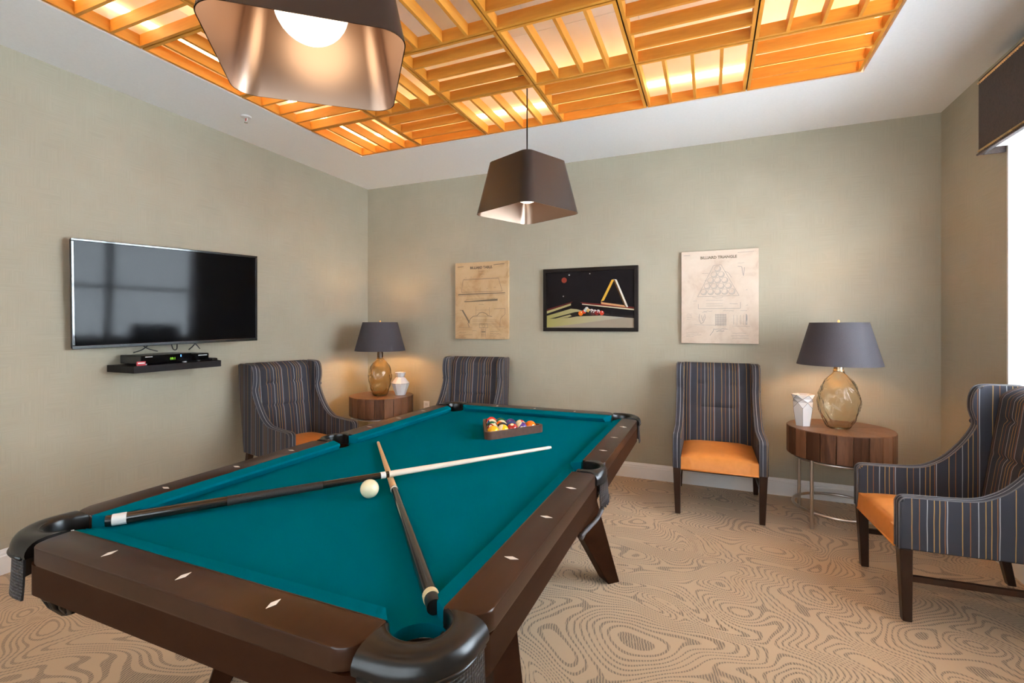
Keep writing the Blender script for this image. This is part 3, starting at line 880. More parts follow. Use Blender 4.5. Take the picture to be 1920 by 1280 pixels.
def chair_back():
    b = bmesh.new(); nx, nz = 28, 34
    x0, x1, z0, z1 = -0.247, 0.247, 0.36, 1.046
    def fy(x, z):
        f = (z-0.44)/0.60
        y = 0.165+0.085*f
        e = max(0, 1-((abs(x)-0.247)/0.05)**2) if abs(x) > 0.197 else 0
        y -= 0.018*(1-(x/0.247)**4)           # crown
        for (zc, xs, amp, wx) in ((0.70, (0.0,), 0.016, 0.17), (0.885, (-0.115, 0.115), 0.015, 0.055)):
            for xc in xs:
                wfx = 1/(1+((x-xc)/wx)**6)
                y += amp*math.exp(-((z-zc)/0.014)**2)*wfx
        if z > 0.985: y += 0.075*((z-0.985)/0.061)**2
        return y
    F = [[b.verts.new((x0+(x1-x0)*i/nx, fy(x0+(x1-x0)*i/nx, z0+(z1-z0)*k/nz), z0+(z1-z0)*k/nz)) for k in range(nz+1)] for i in range(nx+1)]
    for i in range(nx):
        for k in range(nz): b.faces.new((F[i][k], F[i+1][k], F[i+1][k+1], F[i][k+1]))
    # rear face
    R = []
    for i in range(nx+1):
        x = x0+(x1-x0)*i/nx
        R.append([b.verts.new((x, 0.285+0.087*(z-0.345)/0.70, z)) for z in (1.046, 0.70, 0.36)])
    for i in range(nx):
        b.faces.new((F[i][nz], F[i+1][nz], R[i+1][0], R[i][0]))
        for q in (0, 1): b.faces.new((R[i][q], R[i+1][q], R[i+1][q+1], R[i][q+1]))
        b.faces.new((R[i][2], R[i+1][2], F[i+1][0], F[i][0]))
    return b
def chair_seat():
    b = bmesh.new(); nx, ny = 20, 22
    x0, x1, y0, y1 = -0.246, 0.246, -0.368, 0.17
    def top(x, y):
        ex = 1-abs(2*(x-x0)/(x1-x0)-1)**5; ey = 1-abs(2*(y-y0)/(y1-y0)-1)**7
        return 0.425+0.032*ex*max(0, ey)
    T = [[b.verts.new((x0+(x1-x0)*i/nx, y0+(y1-y0)*k/ny, top(x0+(x1-x0)*i/nx, y0+(y1-y0)*k/ny))) for k in range(ny+1)] for i in range(nx+1)]
    B = [[b.verts.new((v.co.x, v.co.y-(0.006 if k == 0 else 0), 0.338)) for k, v in enumerate(col)] for col in T]
    for i in range(nx):
        for k in range(ny):
            b.faces.new((T[i][k], T[i+1][k], T[i+1][k+1], T[i][k+1])); b.faces.new((B[i][k], B[i][k+1], B[i+1][k+1], B[i+1][k]))
        b.faces.new((T[i][0], B[i][0], B[i+1][0], T[i+1][0])); b.faces.new((T[i][ny], T[i+1][ny], B[i+1][ny], B[i][ny]))
    for k in range(ny):
        b.faces.new((T[0][k], T[0][k+1], B[0][k+1], B[0][k])); b.faces.new((T[nx][k], B[nx][k], B[nx][k+1], T[nx][k+1]))
    return b
def tapered(p0, p1, w0, w1):
    b = bmesh.new(); V = []
    for p, w in ((p0, w0), (p1, w1)):
        for a, c in ((-1, -1), (1, -1), (1, 1), (-1, 1)): V.append(b.verts.new((p[0]+a*w/2, p[1]+c*w/2, p[2])))
    for k in range(4): b.faces.new((V[k], V[(k+1) % 4], V[4+(k+1) % 4], V[4+k]))
    b.faces.new(V[:4]); b.faces.new(V[4:])
    bmesh.ops.bevel(b, geom=b.edges[:], offset=0.003, segments=1, affect='EDGES'); return b
def make_chair(label):
    t = thing('wing_armchair', label, 'armchair', (0, 0, 0), 0, 'striped wing armchairs')
    obj('backrest', chair_back(), M['stripe'], t, smooth=60)
    so = obj('seat', chair_seat(), M['orange'], t, smooth=60)
    obj('welt', tube([(-0.246, -0.373, 0.340), (0.246, -0.373, 0.340)], 0.005, 6), M['orange'], so, smooth=True)
    for s in (-1, 1):
        b, line, x0, x1 = chair_side(s)
        a = obj('arm_wing', b, M['stripe'], t, smooth=40)
        for x in (x0+0.005, x1-0.005):
            yc, zc = 0.0, 0.0
            pts = [(x, y, z) for y, z in line]
            obj('piping', tube(pts, 0.0036, 6), M['piping'], a, smooth=True)
        lg = obj('leg', tapered((s*0.274, -0.345, 0.346), (s*0.268, -0.335, 0.012), 0.050, 0.036), M['leg'], t)
        obj('glide', lathe([(0, 0), (0.014, 0), (0.014, 0.012), (0, 0.012)], 12), M['chrome'], lg, (s*0.268, -0.335, 0))
        lg = obj('leg', tapered((s*0.274, 0.235, 0.346), (s*0.283, 0.305, 0.012), 0.046, 0.034), M['leg'], t)
        obj('glide', lathe([(0, 0), (0.014, 0), (0.014, 0.012), (0, 0.012)], 12), M['chrome'], lg, (s*0.283, 0.305, 0))
        obj('stretcher', box(s*0.272-.010, s*0.272+.010, -0.325, 0.275, 0.195, 0.222, 0.002), M['leg'], t)
    obj('seat_frame', box(-0.244, 0.244, -0.36, 0.27, 0.325, 0.337), M['leg'], t)
    return t
ch3 = make_chair('armchair facing forward against the far wall below the triangle poster')
ch3.location = (3.606, -0.418, 0); ch3.rotation_euler.z = radians(0.5)
ch1 = copy_tree(ch3, label='armchair against the wall beside the television shelf, behind the long table rail')
def set_chair(o, front_mid, facing_deg, depth=0.372):
    """facing_deg: world direction the seat faces; front_mid: middle of the arm fronts"""
    a = radians(facing_deg); f = Vector((cos(a), sin(a)))
    o.location = (front_mid[0]-f.x*depth, front_mid[1]-f.y*depth, 0)
    o.rotation_euler.z = a+pi/2
set_chair(ch1, (0.852, -1.572), -13.2)
ch2 = copy_tree(ch3, label='armchair beyond the racked balls, between corner lamp and table poster')
a = radians(-90+7); f = Vector((cos(a), sin(a)))
ch2.location = (1.462+f.x*0.372, -0.115+f.y*0.372, 0); ch2.rotation_euler.z = a+pi/2
ch4 = copy_tree(ch3, label='armchair seen from the side in front of the bright window')
set_chair(ch4, (4.325, -1.43), 183.2)

# ------------------------------------------------------------------ drum side tables, lamps, vases
def stave_mesh(R, n, z0, z1):
    b = bmesh.new(); a = 2*pi/n; g = 0.0015/R; r0 = R-0.03
    V = []
    for z in (z0, z1):
        for r, t in ((r0, 0), (R, 0), (R, .5), (R, 1), (r0, 1)):
            an = -a/2+g+(a-2*g)*t; V.append(b.verts.new((r*cos(an), r*sin(an), z)))
    for k in range(5): b.faces.new((V[k], V[(k+1) % 5], V[5+(k+1) % 5], V[5+k]))
    b.faces.new(V[:5]); b.faces.new(V[5:])
    es = [e for e in b.edges if min(sqrt(v.co.x**2+v.co.y**2) for v in e.verts) > R*.98]
    bmesh.ops.bevel(b, geom=es, offset=0.0025, segments=1, affect='EDGES'); return b
def wedge_mesh(R, n, z0, z1):
    a = 2*pi/n; g = 0.0006
    P = [(0.002, 0)]+[((R)*cos(-a/2+a*k/4), R*sin(-a/2+a*k/4)) for k in range(5)]
    b = prism(P, z0, z1, 0.0012, 1, True); return b
def drum_table(label, x, y, rot):
    R, z0, z1 = 0.315, 0.462, 0.652
    t = thing('drum_side_table', label, 'side table', (x, y, 0), rot, 'wooden drum side tables')
    n = 22; sm = None
    for k in range(n):
        if sm is None: o = obj('stave', stave_mesh(R, n, z0, z1-.003), M['walnut'], t); sm = o.data
        else: o = obj('stave', sm, None, t)
        o.rotation_euler.z = 2*pi*k/n
    n = 10; wm = None
    for k in range(n):
        if wm is None: o = obj('top_wedge', wedge_mesh(R-0.004, n, z1-.02, z1), M['walnut_top'], t); wm = o.data
        else: o = obj('top_wedge', wm, None, t)
        o.rotation_euler.z = 2*pi*k/n
    obj('drum_base', lathe([(0, z0+.002), (R-.031, z0+.002), (R-.031, z0+.016), (0, z0+.016)], 32), M['leg'], t)
    for k in range(4):
        a = pi/4+k*pi/2; r = 0.288
        obj('leg', tube([(r*cos(a), r*sin(a), 0), (r*cos(a), r*sin(a), z0)], 0.011, 10), M['steel'], t, smooth=40)
    for z, r in ((0.445, 0.275), (0.105, 0.275)):
        obj('ring', tube([(r*cos(2*pi*k/48), r*sin(2*pi*k/48), z) for k in range(48)], 0.010, 8, closed=True), M['steel'], t, smooth=True)
    return t
drum_table('round wooden drum table on steel legs near the window corner', 4.373, -0.456, radians(2))
drum_table('round wooden drum table in the corner between two armchairs', 0.503, -0.418, radians(-8))
ZD = 0.6535
def table_lamp(label, x, y, prof, collar, glass, power, z_sh0, z_sh1):
    t = thing('table_lamp', label, 'lamp', (x, y, ZD), 0, 'glass table lamps')
    th = 0.006
    outer = prof; inner = [(max(r-th, 0.0), z+(th if i == 0 else 0)) for i, (r, z) in enumerate(prof)]
    prof2 = [(0, 0)]+outer+list(reversed(inner))+[(0, th)]
    fine = []
    for (r0_, z0_), (r1_, z1_) in zip(prof2, prof2[1:]):
        m_ = max(1, int(abs(z1_-z0_)/0.009))
        for q in range(m_): fine.append((r0_+(r1_-r0_)*q/m_, z0_+(z1_-z0_)*q/m_))
    fine.append(prof2[-1])
    b = lathe(fine, 72, False)
    rc_ = random.Random(int(x*100)); cells = []
    for q in range(34): cells.append((rc_.uniform(0, 2*pi), rc_.uniform(0.02, 0.36)))
    for v in b.verts:      # hand-blown dimples that meet in ridges
        r = sqrt(v.co.x**2+v.co.y**2)
        if r > 0.045:
            a = math.atan2(v.co.y, v.co.x)
            ds = sorted(sqrt((((a-ca+0.9*(v.co.z-cz)*4+pi) % (2*pi)-pi)*0.115)**2+((v.co.z-cz)*0.62)**2) for ca, cz in cells)
            rid = max(0.0, 1-(ds[1]-ds[0])/0.028)
            k = 1-0.09+0.09*rid*rid*(3-2*rid)
            f_ = min(1, (r-0.045)/0.04); k = 1+(k-1)*f_
            v.co.x *= k; v.co.y *= k
    obj('bottle_base', b, glass, t, smooth=True)
    zn = prof[-1][1]
    obj('collar', lathe([(0, zn-.004), (0.033, zn-.004), (0.033, zn+.004), (0.029, zn+.008), (0.029, z_sh0+.012), (0.012, z_sh0+.016), (0, z_sh0+.016)], 24), collar, t, smooth=40)
    obj('harp', tube([(0, 0, z_sh0+.01), (0, 0, z_sh1+0.0)], 0.004, 8), M['gold'], t)
    rb_, rt_ = 0.250, 0.172
    sh = obj('lamp_shade', lathe([(rb_, z_sh0), (rt_, z_sh1), (rt_-.003, z_sh1), (rb_-.003, z_sh0), (rb_, z_sh0)], 56, False), M['shade'], t, smooth=40)
    obj('shade_lining', lathe([(rb_-.0035, z_sh0+.001), (rt_-.0035, z_sh1-.001), (rt_-.0045, z_sh1-.001), (rb_-.0045, z_sh0+.001), (rb_-.0035, z_sh0+.001)], 56, False), M['gold'], sh, smooth=40)
    sp_ = bmesh.new()
    for k in range(3):
        a = k*2*pi/3; tube([(0, 0, z_sh1-.01), ((rt_-.006)*cos(a), (rt_-.006)*sin(a), z_sh1-.01)], 0.002, 5, bm=sp_)
    obj('spider', sp_, M['gold'], sh)
    obj('finial', lathe([(0, z_sh1-.012), (0.007, z_sh1-.012), (0.007, z_sh1+.012), (0.004, z_sh1+.018), (0, z_sh1+.018)], 12), M['gold'], t, smooth=40)
    zb = z_sh0+0.085
    bb = lathe([(0, zb-.06), (0.014, zb-.055), (0.016, zb-.03), (0.030, zb), (0.030, zb+.02), (0.018, zb+.038), (0, zb+.044)], 16)
    obj('bulb', bb, M['bulb'], t, (0.045, 0, 0), smooth=True)
    pl = point('lamp_light', (x, y, ZD+zb+.03), power, (1.0, 0.60, 0.26), 0.03)
    return t
profR = [(0.066, 0.0), (0.078, 0.012), (0.100, 0.060), (0.120, 0.115), (0.130, 0.175), (0.127, 0.225), (0.112, 0.280), (0.086, 0.325), (0.056, 0.355), (0.036, 0.375), (0.031, 0.392)]
profL = [(0.068, 0.0), (0.076, 0.012), (0.098, 0.070), (0.115, 0.140), (0.121, 0.200), (0.114, 0.250), (0.096, 0.295), (0.070, 0.330), (0.046, 0.352), (0.036, 0.362), (0.033, 0.370)]
table_lamp('glass bottle lamp with charcoal shade on the drum table near the window', 4.365, -0.480, profR, M['neck_metal'], M['lamp_glass'], 4.5, 0.433, 0.722)
table_lamp('brown glass bottle lamp with charcoal shade in the corner by the left wall', 0.500, -0.436, profL, M['bronze'], M['lamp_glass_dark'], 6.5, 0.447, 0.732)

def facet(levels, n):
    """levels: (r, z, twist in half steps)"""
    b = bmesh.new(); R = []
    for r, z, tw in levels: R.append([b.verts.new((r*cos(2*pi*(k+tw/2)/n), r*sin(2*pi*(k+tw/2)/n), z)) for k in range(n)])
    for (A, B, la, lb) in zip(R, R[1:], levels, levels[1:]):
        for k in range(n):
            k2 = (k+1) % n
            if la[2] == lb[2]: b.faces.new((A[k], A[k2], B[k2], B[k]))
            elif lb[2] > la[2]: b.faces.new((A[k], A[k2], B[k])); b.faces.new((A[k2], B[k2], B[k]))
            else: b.faces.new((A[k], A[k2], B[k2])); b.faces.new((A[k], B[k2], B[k]))
    b.faces.new(R[0])
    return b, R
def vase(name, label, x, y, levels, n, lines):
    t = thing(name, label, 'vase', (x, y, ZD), 0.35, 'white faceted vases')
    b, R = facet(levels, n)
    co = [[v.co.copy() for v in r] for r in R]
    inner = [(max(r-.006, .01), z, tw) for r, z, tw in levels]
    b2, R2 = facet(inner, n)
    for v in R2[0]: v.co.z += 0.006
    for k in range(n): pass
    me = bpy.data.meshes.new('t'); b2.to_mesh(me); top2 = [v.co.copy() for v in R2[-1]]; b2.free(); b.from_mesh(me)
    rim = bmesh.new()
    b.verts.ensure_lookup_table()
    A = [b.verts.new(v) for v in co[-1]]; B = [b.verts.new(v) for v in top2]
    for k in range(n): b.faces.new((A[k], A[(k+1) % n], B[(k+1) % n], B[k]))
    bmesh.ops.remove_doubles(b, verts=b.verts[:], dist=1e-5)
    obj('body', b, M['ceramic'], t)
    lb = bmesh.new()
    for (i, j) in lines:
        for k in range(n):
            if i == j: tube([co[i][k], co[i][(k+1) % n]], 0.0011, 5, bm=lb)
            else:
                tube([co[i][k], co[j][k]], 0.0011, 5, bm=lb)
                if levels[j][2] > levels[i][2]: tube([co[i][(k+1) % n], co[j][k]], 0.0011, 5, bm=lb)
                elif levels[j][2] < levels[i][2]: tube([co[i][k], co[j][(k+1) % n]], 0.0011, 5, bm=lb)
    obj('edge_line', lb, M['wire'], t)
    return t
vase('faceted_vase', 'white tapering faceted vase with dark lined band under its rim beside the window lamp', 4.155, -0.475, [(0.048, 0, 0), (0.066, 0.125, 0), (0.060, 0.165, 1), (0.064, 0.188, 0), (0.072, 0.217, 1)], 6, [(0, 1), (1, 2), (2, 3), (3, 4)])
vase('faceted_vase', 'white faceted vase with narrow neck beside the brown corner lamp', 0.672, -0.333, [(0.052, 0, 0), (0.094, 0.118, 0), (0.044, 0.176, 0), (0.042, 0.182, 0), (0.056, 0.226, 0)], 10, [(1, 1), (3, 3)])

# ------------------------------------------------------------------ pendants
def pendant(label, x, y, zb, rotdeg, k):
    h = 0.335
    t = thing('pendant_lamp', label, 'pendant lamp', (x, y, zb), 0, 'dark pendant lamps over the table')
    def ring(half, rad, z):
        P = round_poly([(-half, -half, rad), (half, -half, rad), (half, half, rad), (-half, half, rad)], 8)
        a = radians(rotdeg); return [(px*cos(a)-py*sin(a), px*sin(a)+py*cos(a), z) for px, py in P]
    b0 = ring(0.252*k, 0.070, 0.0); b1 = ring(0.186*k, 0.050, h)
    def shell(off, flip, capz):
        b = bmesh.new(); n = len(b0)
        A = [b.verts.new(Vector(p)*1) for p in b0]; B = [b.verts.new(p) for p in b1]
        for v in A+B:
            r = Vector((v.co.x, v.co.y)); s = 1-off/r.length; v.co.x *= s; v.co.y *= s
        for v in B: v.co.z -= capz
        for k in range(n): b.faces.new((A[k], A[(k+1) % n], B[(k+1) % n], B[k]))
        b.faces.new(B); return b
    sh = obj('shade', shell(0, False, 0), M['pendant'], t, smooth=35)
    obj('lining', shell(0.003, True, 0.003), M['copper'], sh, smooth=35)
    obj('cord', tube([(0, 0, h), (0, 0, H+0.09-zb)], 0.0045, 8), M['black_plastic'], t)
    obj('canopy', lathe([(0, H+.074-zb), (0.055, H+.074-zb), (0.06, H+.08-zb), (0.06, H+.098-zb), (0, H+.098-zb)], 28), M['black_plastic'], t, smooth=40)
    obj('globe', sphere(0.102, 32, 20), M['globe'], t, (0, 0, 0.172), smooth=True)
    obj('socket', lathe([(0, 0.27), (0.03, 0.27), (0.03, h-.006), (0, h-.006)], 16), M['black_plastic'], t, smooth=40)
    return t
pendant('dark square pendant lamp hanging over the racked balls', 2.459, -1.4875, 2.081, 65.0, 1.0)
pendant('largest dark pendant lamp, cut by the top edge, with a glowing globe inside', 2.515, -3.415, 2.092, 40.3, 0.97)

# ------------------------------------------------------------------ television, shelf, boxes
tv = thing('television', 'large flat black television angled out from the left wall', 'television', (0.168, -2.256, 1.556), 0)
tv.rotation_mode = 'XYZ'
# local: screen faces +x, width along y
mz = Matrix.Rotation(radians(-10), 4, 'Z') @ Matrix.Rotation(radians(1.2), 4, 'X') @ Matrix.Rotation(radians(2.0), 4, 'Y')
tv.rotation_euler = mz.to_euler()
TW, TH = 0.572, 0.332
tvb = bmesh.new(); box(-0.035, -0.004, -TW+.003, TW-.003, -TH+.003, TH-.003, 0.006, bm=tvb); box(-0.06, -0.034, -.34, .34, -.2, .16, 0.01, bm=tvb)
obj('housing', tvb, M['black_plastic'], tv)
fb = bmesh.new(); w = 0.016
box(-0.004, 0.006, -TW, TW, TH-w, TH, 0.003, bm=fb); box(-0.004, 0.006, -TW, TW, -TH, -TH+w+.006, 0.003, bm=fb)
box(-0.004, 0.006, -TW, -TW+w, -TH+w+.006, TH-w, 0.003, bm=fb); box(-0.004, 0.006, TW-w, TW, -TH+w+.006, TH-w, 0.003, bm=fb)
M['bezel'] = mat('glossy_bezel', (0.010, 0.010, 0.011), 0.18, coat=0.6)
obj('bezel', fb, M['bezel'], tv)
obj('screen', box(-0.003, 0.001, -TW+w, TW-w, -TH+w, TH-w), M['black_gloss'], tv)
obj('wall_bracket', box(-0.15, -0.05, -.08, .08, -.1, .1, 0.004), M['black_plastic'], tv)
for pts in ([(-.02, -.13, -.30), (-.01, -.19, -.355), (.0, -.25, -.374)], [(-.02, -.22, -.30), (-.01, -.17, -.350), (.0, -.11, -.374)], [(-.03, -.02, -.30), (-.01, -.012, -.365), (-.01, .012, -.365), (-.03, .02, -.30)], [(-.02, .16, -.30), (-.01, .12, -.35), (.0, .085, -.376)], [(-.02, .10, -.30), (-.01, .14, -.345), (.0, .16, -.376)]):
    obj('cable', tube(smooth_path([(a-.03, b, c) for a, b, c in pts], 6), 0.004, 6), M['black_plastic'], tv, smooth=True)
SX = 0.28
tag(obj('wall_shelf', box(0.001, SX, -2.597, -2.01, 1.058, 1.102, 0.002), M['shelf']), 'dark floating shelf on the left wall below the television', 'shelf')
ZS = 1.1025
sb = thing('set_top_box', 'larger black media box with green clock digits on the wall shelf', 'media box', (0.15, -2.38, ZS))
obj('case', box(-0.105, 0.105, -0.165, 0.165, 0.008, 0.062, 0.004), M['black_plastic'], sb)
obj('front_panel', box(0.105, 0.109, -0.163, 0.163, 0.010, 0.060, 0.001), M['black_gloss'], sb)
for yy in (-.13, .13): obj('foot', lathe([(0, 0), (0.014, 0), (0.014, 0.009), (0, 0.009)], 12), M['ring_white'], sb, (0.085, yy, 0))
M['green_led'] = mat('green_led', (0, 0, 0), 0.5, emit=(0.35, 0.9, 0.05), strength=0.7)
M['blue_led'] = mat('blue_led', (0, 0, 0), 0.5, emit=(0.1, 0.3, 1.0), strength=2.0)
me = text_mesh('08:1', 0.022); o = obj('clock_digits', me, M['green_led'], sb, (0.1097, 0.035, 0.026), rot=(pi/2, 0, pi/2))
obj('power_light', box(0.109, 0.1102, 0.086, 0.091, 0.042, 0.056), M['blue_led'], sb)
M['print_white'] = mat('printed_white', (0.75, 0.75, 0.75), 0.5)
obj('printed_mark', box(0.109, 0.1096, -.138, -.094, 0.050, 0.055), M['print_white'], sb)
s2 = thing('set_top_box', 'smaller black media box at the right end of the wall shelf', 'media box', (0.16, -2.135, ZS))
obj('case', box(-0.09, 0.075, -0.075, 0.06, 0.006, 0.056, 0.004), M['black_plastic'], s2)
obj('front_panel', box(0.075, 0.079, -0.073, 0.058, 0.008, 0.054, 0.001), M['black_gloss'], s2)
obj('printed_mark', box(0.079, 0.0796, -.02, .045, 0.040, 0.046), M['print_white'], s2)
obj('foot', lathe([(0, 0), (0.012, 0), (0.012, 0.007), (0, 0.007)], 12), M['black_plastic'], s2, (0.05, 0, 0))
rc = thing('remote_control', 'small dark remote lying at the right end of the wall shelf', 'remote', (0.2, -2.045, ZS))
obj('body', box(-.07, .06, -.022, .022, 0, .018, .005), M['shelf'], rc)
kb = bmesh.new()
for q in range(6):
    for r in range(3): box(-.055+q*.018, -.044+q*.018, -.015+r*.012, -.008+r*.012, .017, .0195, bm=kb)
obj('keypad', kb, M['piping'], rc)
tagr = thing('sticker_tag', 'tiny red and white tag standing at the left end of the shelf', 'tag', (0.262, -2.545, ZS))
obj('card', box(-.003, .003, -.026, .026, 0, .026, .001), mat('tag_red', (0.60, 0.06, 0.08), 0.5), tagr)
obj('printed_stripe', box(.003, .0034, -.02, .02, .012, .02), M['print_white'], tagr)

# ------------------------------------------------------------------ pictures on the far wall
def paper(name, a, b, stain):
    m = mat(name, a, 0.75); t = NT(m)
    n = t.noise(t.coord(), 5.0, 4, 0.65, 0.6)
    t.color(t.ramp(n, [(0.30, stain), (0.48, a), (0.75, b)])); return m
M['ink'] = mat('faded_ink', (0.20, 0.15, 0.10), 0.8)
M['ink2'] = mat('faded_grey_ink', (0.33, 0.29, 0.26), 0.8)
M['ink_dark'] = mat('dark_title_ink', (0.10, 0.07, 0.05), 0.8)
def flat_line(b, p, q, w, y=0.0):
    p = Vector((p[0], 0, p[1])); q = Vector((q[0], 0, q[1])); t = (q-p)
    if t.length < 1e-6: return
    t.normalize(); n = Vector((-t.z, 0, t.x))*w/2
    V = [b.verts.new((v.x, y, v.z)) for v in (p-n, q-n, q+n, p+n)]; b.faces.new(V)
def flat_poly(b, pts, y=0.0):
    return b.faces.new([b.verts.new((x, y, z)) for x, z in pts])
def polyline(b, pts, w, y=0.0):
    for p, q in zip(pts, pts[1:]): flat_line(b, p, q, w, y)
def circle(cx, cz, r, n=20, a0=0, a1=2*pi): return [(cx+r*cos(a0+(a1-a0)*k/n), cz+r*sin(a0+(a1-a0)*k/n)) for k in range(n+1)]
def poster(name, label, x0, x1, z0, z1, pm, th=0.028):
    t = thing(name, label, 'poster', ((x0+x1)/2, -0.001, (z0+z1)/2))
    w, h = (x1-x0)/2, (z1-z0)/2
    obj('canvas', box(-w, w, -th, 0, -h, h, 0.002), pm, t)
    return t, w, h, -th-0.0006
def add_text(t, body, size, x, z, y, m, name='title'):
    me = text_mesh(body, size, weight=0.0012); obj(name, me, m, t, (x, y, z), rot=(pi/2, 0, 0))
R3 = random.Random(11)
def squiggle(b, x, z, ln, y, w=0.0022):
    k = max(3, int(ln/0.008)); pts = [(x+ln*i/k, z+R3.uniform(-.0025, .0025)) for i in range(k+1)]
    polyline(b, pts, w, y)
# poster 1
p1, w, h, y = poster('billiard_poster', 'tan aged poster of a billiard table drawing, beside the framed photograph', 1.136, 1.729, 1.216, 1.994, paper('tan_paper', (0.60, 0.40, 0.215), (0.66, 0.47, 0.27), (0.46, 0.27, 0.12)))
add_text(p1, 'BILLIARD TABLE.', 0.034, 0.0, h-0.067, y, M['ink_dark'])
b = bmesh.new()
LW = 0.0035
polyline(b, [(-.205, h-.175), (.19, h-.172), (.23, h-.300), (-.225, h-.302), (-.205, h-.175)], LW, y)
polyline(b, [(-.20, h-.168), (.20, h-.165)], .002, y)
flat_poly(b, [(-.262, h-.318), (.262, h-.314), (.262, h-.322), (-.262, h-.330)], y)
polyline(b, [(-.262, h-.330), (-.25, h-.34), (.26, h-.334)], .002, y)
polyline(b, [(-.16, h-.375), (.15, h-.372), (.16, h-.39), (-.19, h-.395), (-.16, h-.375)], .0025, y)
flat_poly(b, [(-.19, h-.396), (.18, h-.374), (.18, h-.394), (-.19, h-.403)], y)
# cushion section
flat_poly(b, [(-.222, h-.485), (-.205, h-.485), (-.13, h-.60), (-.135, h-.625)], y)
polyline(b, [(-.245, h-.485), (-.20, h-.485)], LW, y)
polyline(b, [(-.135, h-.66), (-.15, h-.62), (-.12, h-.57), (-.09, h-.548), (-.05, h-.545), (-.02, h-.515), (.015, h-.508), (.05, h-.52), (.08, h-.545), (.12, h-.552)], .0055, y)
polyline(b, [(-.05, h-.548), (.08, h-.548)], .003, y)
polyline(b, [(-.06, h-.54), (-.06, h-.45)], .0022, y); polyline(b, [(.09, h-.54), (.09, h-.46)], .0022, y); polyline(b, [(-.06, h-.485), (.09, h-.485)], .0018, y)
for zz in (.585, .60, .62, .635): polyline(b, [(-.10, h-zz), (.17, h-zz)], .002, y)
polyline(b, [(.14, h-.475), (.26, h-.472), (.26, h-.53), (.235, h-.55), (.21, h-.575), (.205, h-.66)], .003, y)
polyline(b, [(-.25, h-.66), (-.10, h-.66)], .002, y); polyline(b, [(.12, h-.655), (.25, h-.655)], .002, y)
# bracket drawing
polyline(b, [(-.02, h-.625), (.07, h-.625), (.07, h-.665), (-.02, h-.665), (-.02, h-.625)], .003, y)
polyline(b, circle(.025, h-.645, .014), .002, y)
for zz in (.685, .70, .715, .73, .745): polyline(b, [(0, h-zz), (.05, h-zz)], .0028, y)
polyline(b, [(0, h-.665), (0, h-.765)], .002, y); polyline(b, [(.05, h-.665), (.05, h-.765)], .002, y)
flat_poly(b, [(.005, h-.70), (.045, h-.70), (.045, h-.708), (.005, h-.708)], y)
for (sx_, sz_, ln) in ((-.10, .695, .05), (-.25, .715, .08), (-.20, .735, .10), (-.25, .75, .06), (.10, .70, .09), (.10, .725, .12), (.10, .745, .07), (-.26, .765, .09), (.2, .765, .06), (-.03, .095, .06), (-.02, .125, .05), (-.18, .155, .015), (-.12, .15, .015), (0, .145, .015), (.06, .27, .015), (.14, .26, .02), (-.03, .43, .06)): squiggle(b, sx_, h-sz_, ln, y)
flat_line(b, (-.27, h-.042), (-.20, h-.04), .006, y); flat_line(b, (.135, h-.035), (.255, h-.030), .006, y)
obj('printed_drawing', b, M['ink'], p1)
# poster 2
p2, w, h, y = poster('billiard_poster', 'pale aged poster of a rack of balls drawing, above the forward-facing armchair', 3.328, 3.915, 1.204, 1.980, paper('pale_paper', (0.66, 0.53, 0.42), (0.72, 0.60, 0.49), (0.56, 0.42, 0.32)))
add_text(p2, 'BILLIARD TRIANGLE', 0.031, -0.005, h-0.068, y, M['ink'])
b = bmesh.new()
rr = 0.026; apex_z = h-.155; shd = bmesh.new()
for r in range(5):
    for k in range(r+1):
        cx = -.01+(k-r/2)*2.06*rr; cz = apex_z-r*1.80*rr*1.02
        polyline(b, circle(cx, cz, rr*.93, 18), .0024, y)
        # shading crescent
        o_ = circle(cx, cz, rr*.88, 12, -2.5, 0.7); i_ = circle(cx-.006, cz+.007, rr*.74, 12, 0.6, -2.4)
        flat_poly(shd, o_+i_, y+.0003)
polyline(b, [(-.01-.032, apex_z+.03), (-.01+.025, apex_z+.034), (.15, apex_z-.225), (-.165, apex_z-.228), (-.042, apex_z+.03)], .003, y)
polyline(b, [(.04, apex_z-.02), (.07, apex_z-.035), (.095, apex_z-.075)], .003, y)
polyline(b, [(-.05, apex_z-.232), (-.02, apex_z-.243), (.02, apex_z-.24), (.03, apex_z-.231)], .0025, y)
polyline(b, [(-.16, h-.445), (-.16, h-.485), (.16, h-.485), (.16, h-.435)], .003, y)
for zz in (.415, .445, .462): polyline(b, [(-.10, h-zz), (.03, h-zz)], .002, y)
polyline(b, [(.08, h-.445), (.14, h-.448)], .003, y)
polyline(b, [(-.19, h-.62), (.05, h-.625)], .002, y); polyline(b, [(.10, h-.63), (.23, h-.632)], .002, y)
for q in range(9): polyline(b, [(-.028, h-.535-q*.0105), (.055, h-.535-q*.0105)], .0048, y)
for q in range(5): polyline(b, [(-.028+q*.02, h-.53), (-.028+q*.02, h-.63)], .002, y)
polyline(b, [(-.15, h-.53), (-.155, h-.57), (-.14, h-.61), (-.12, h-.60), (-.105, h-.56), (-.11, h-.53)], .0035, y); polyline(b, [(-.135, h-.54), (-.125, h-.59), (-.115, h-.545)], .003, y)
for q in range(5): polyline(b, [(.11+q*.025, h-.54), (.11+q*.025, h-.62)], .002, y)
flat_poly(b, [(.20, h-.53), (.207, h-.535), (.21, h-.575), (.203, h-.60), (.207, h-.62), (.198, h-.62)], y)
polyline(b, [(-.07, h-.71), (-.045, h-.675), (-.04, h-.66)], .004, y); squiggle(b, -.045, h-.655, .11, y, .004); squiggle(b, -.02, h-.672, .06, y, .005)
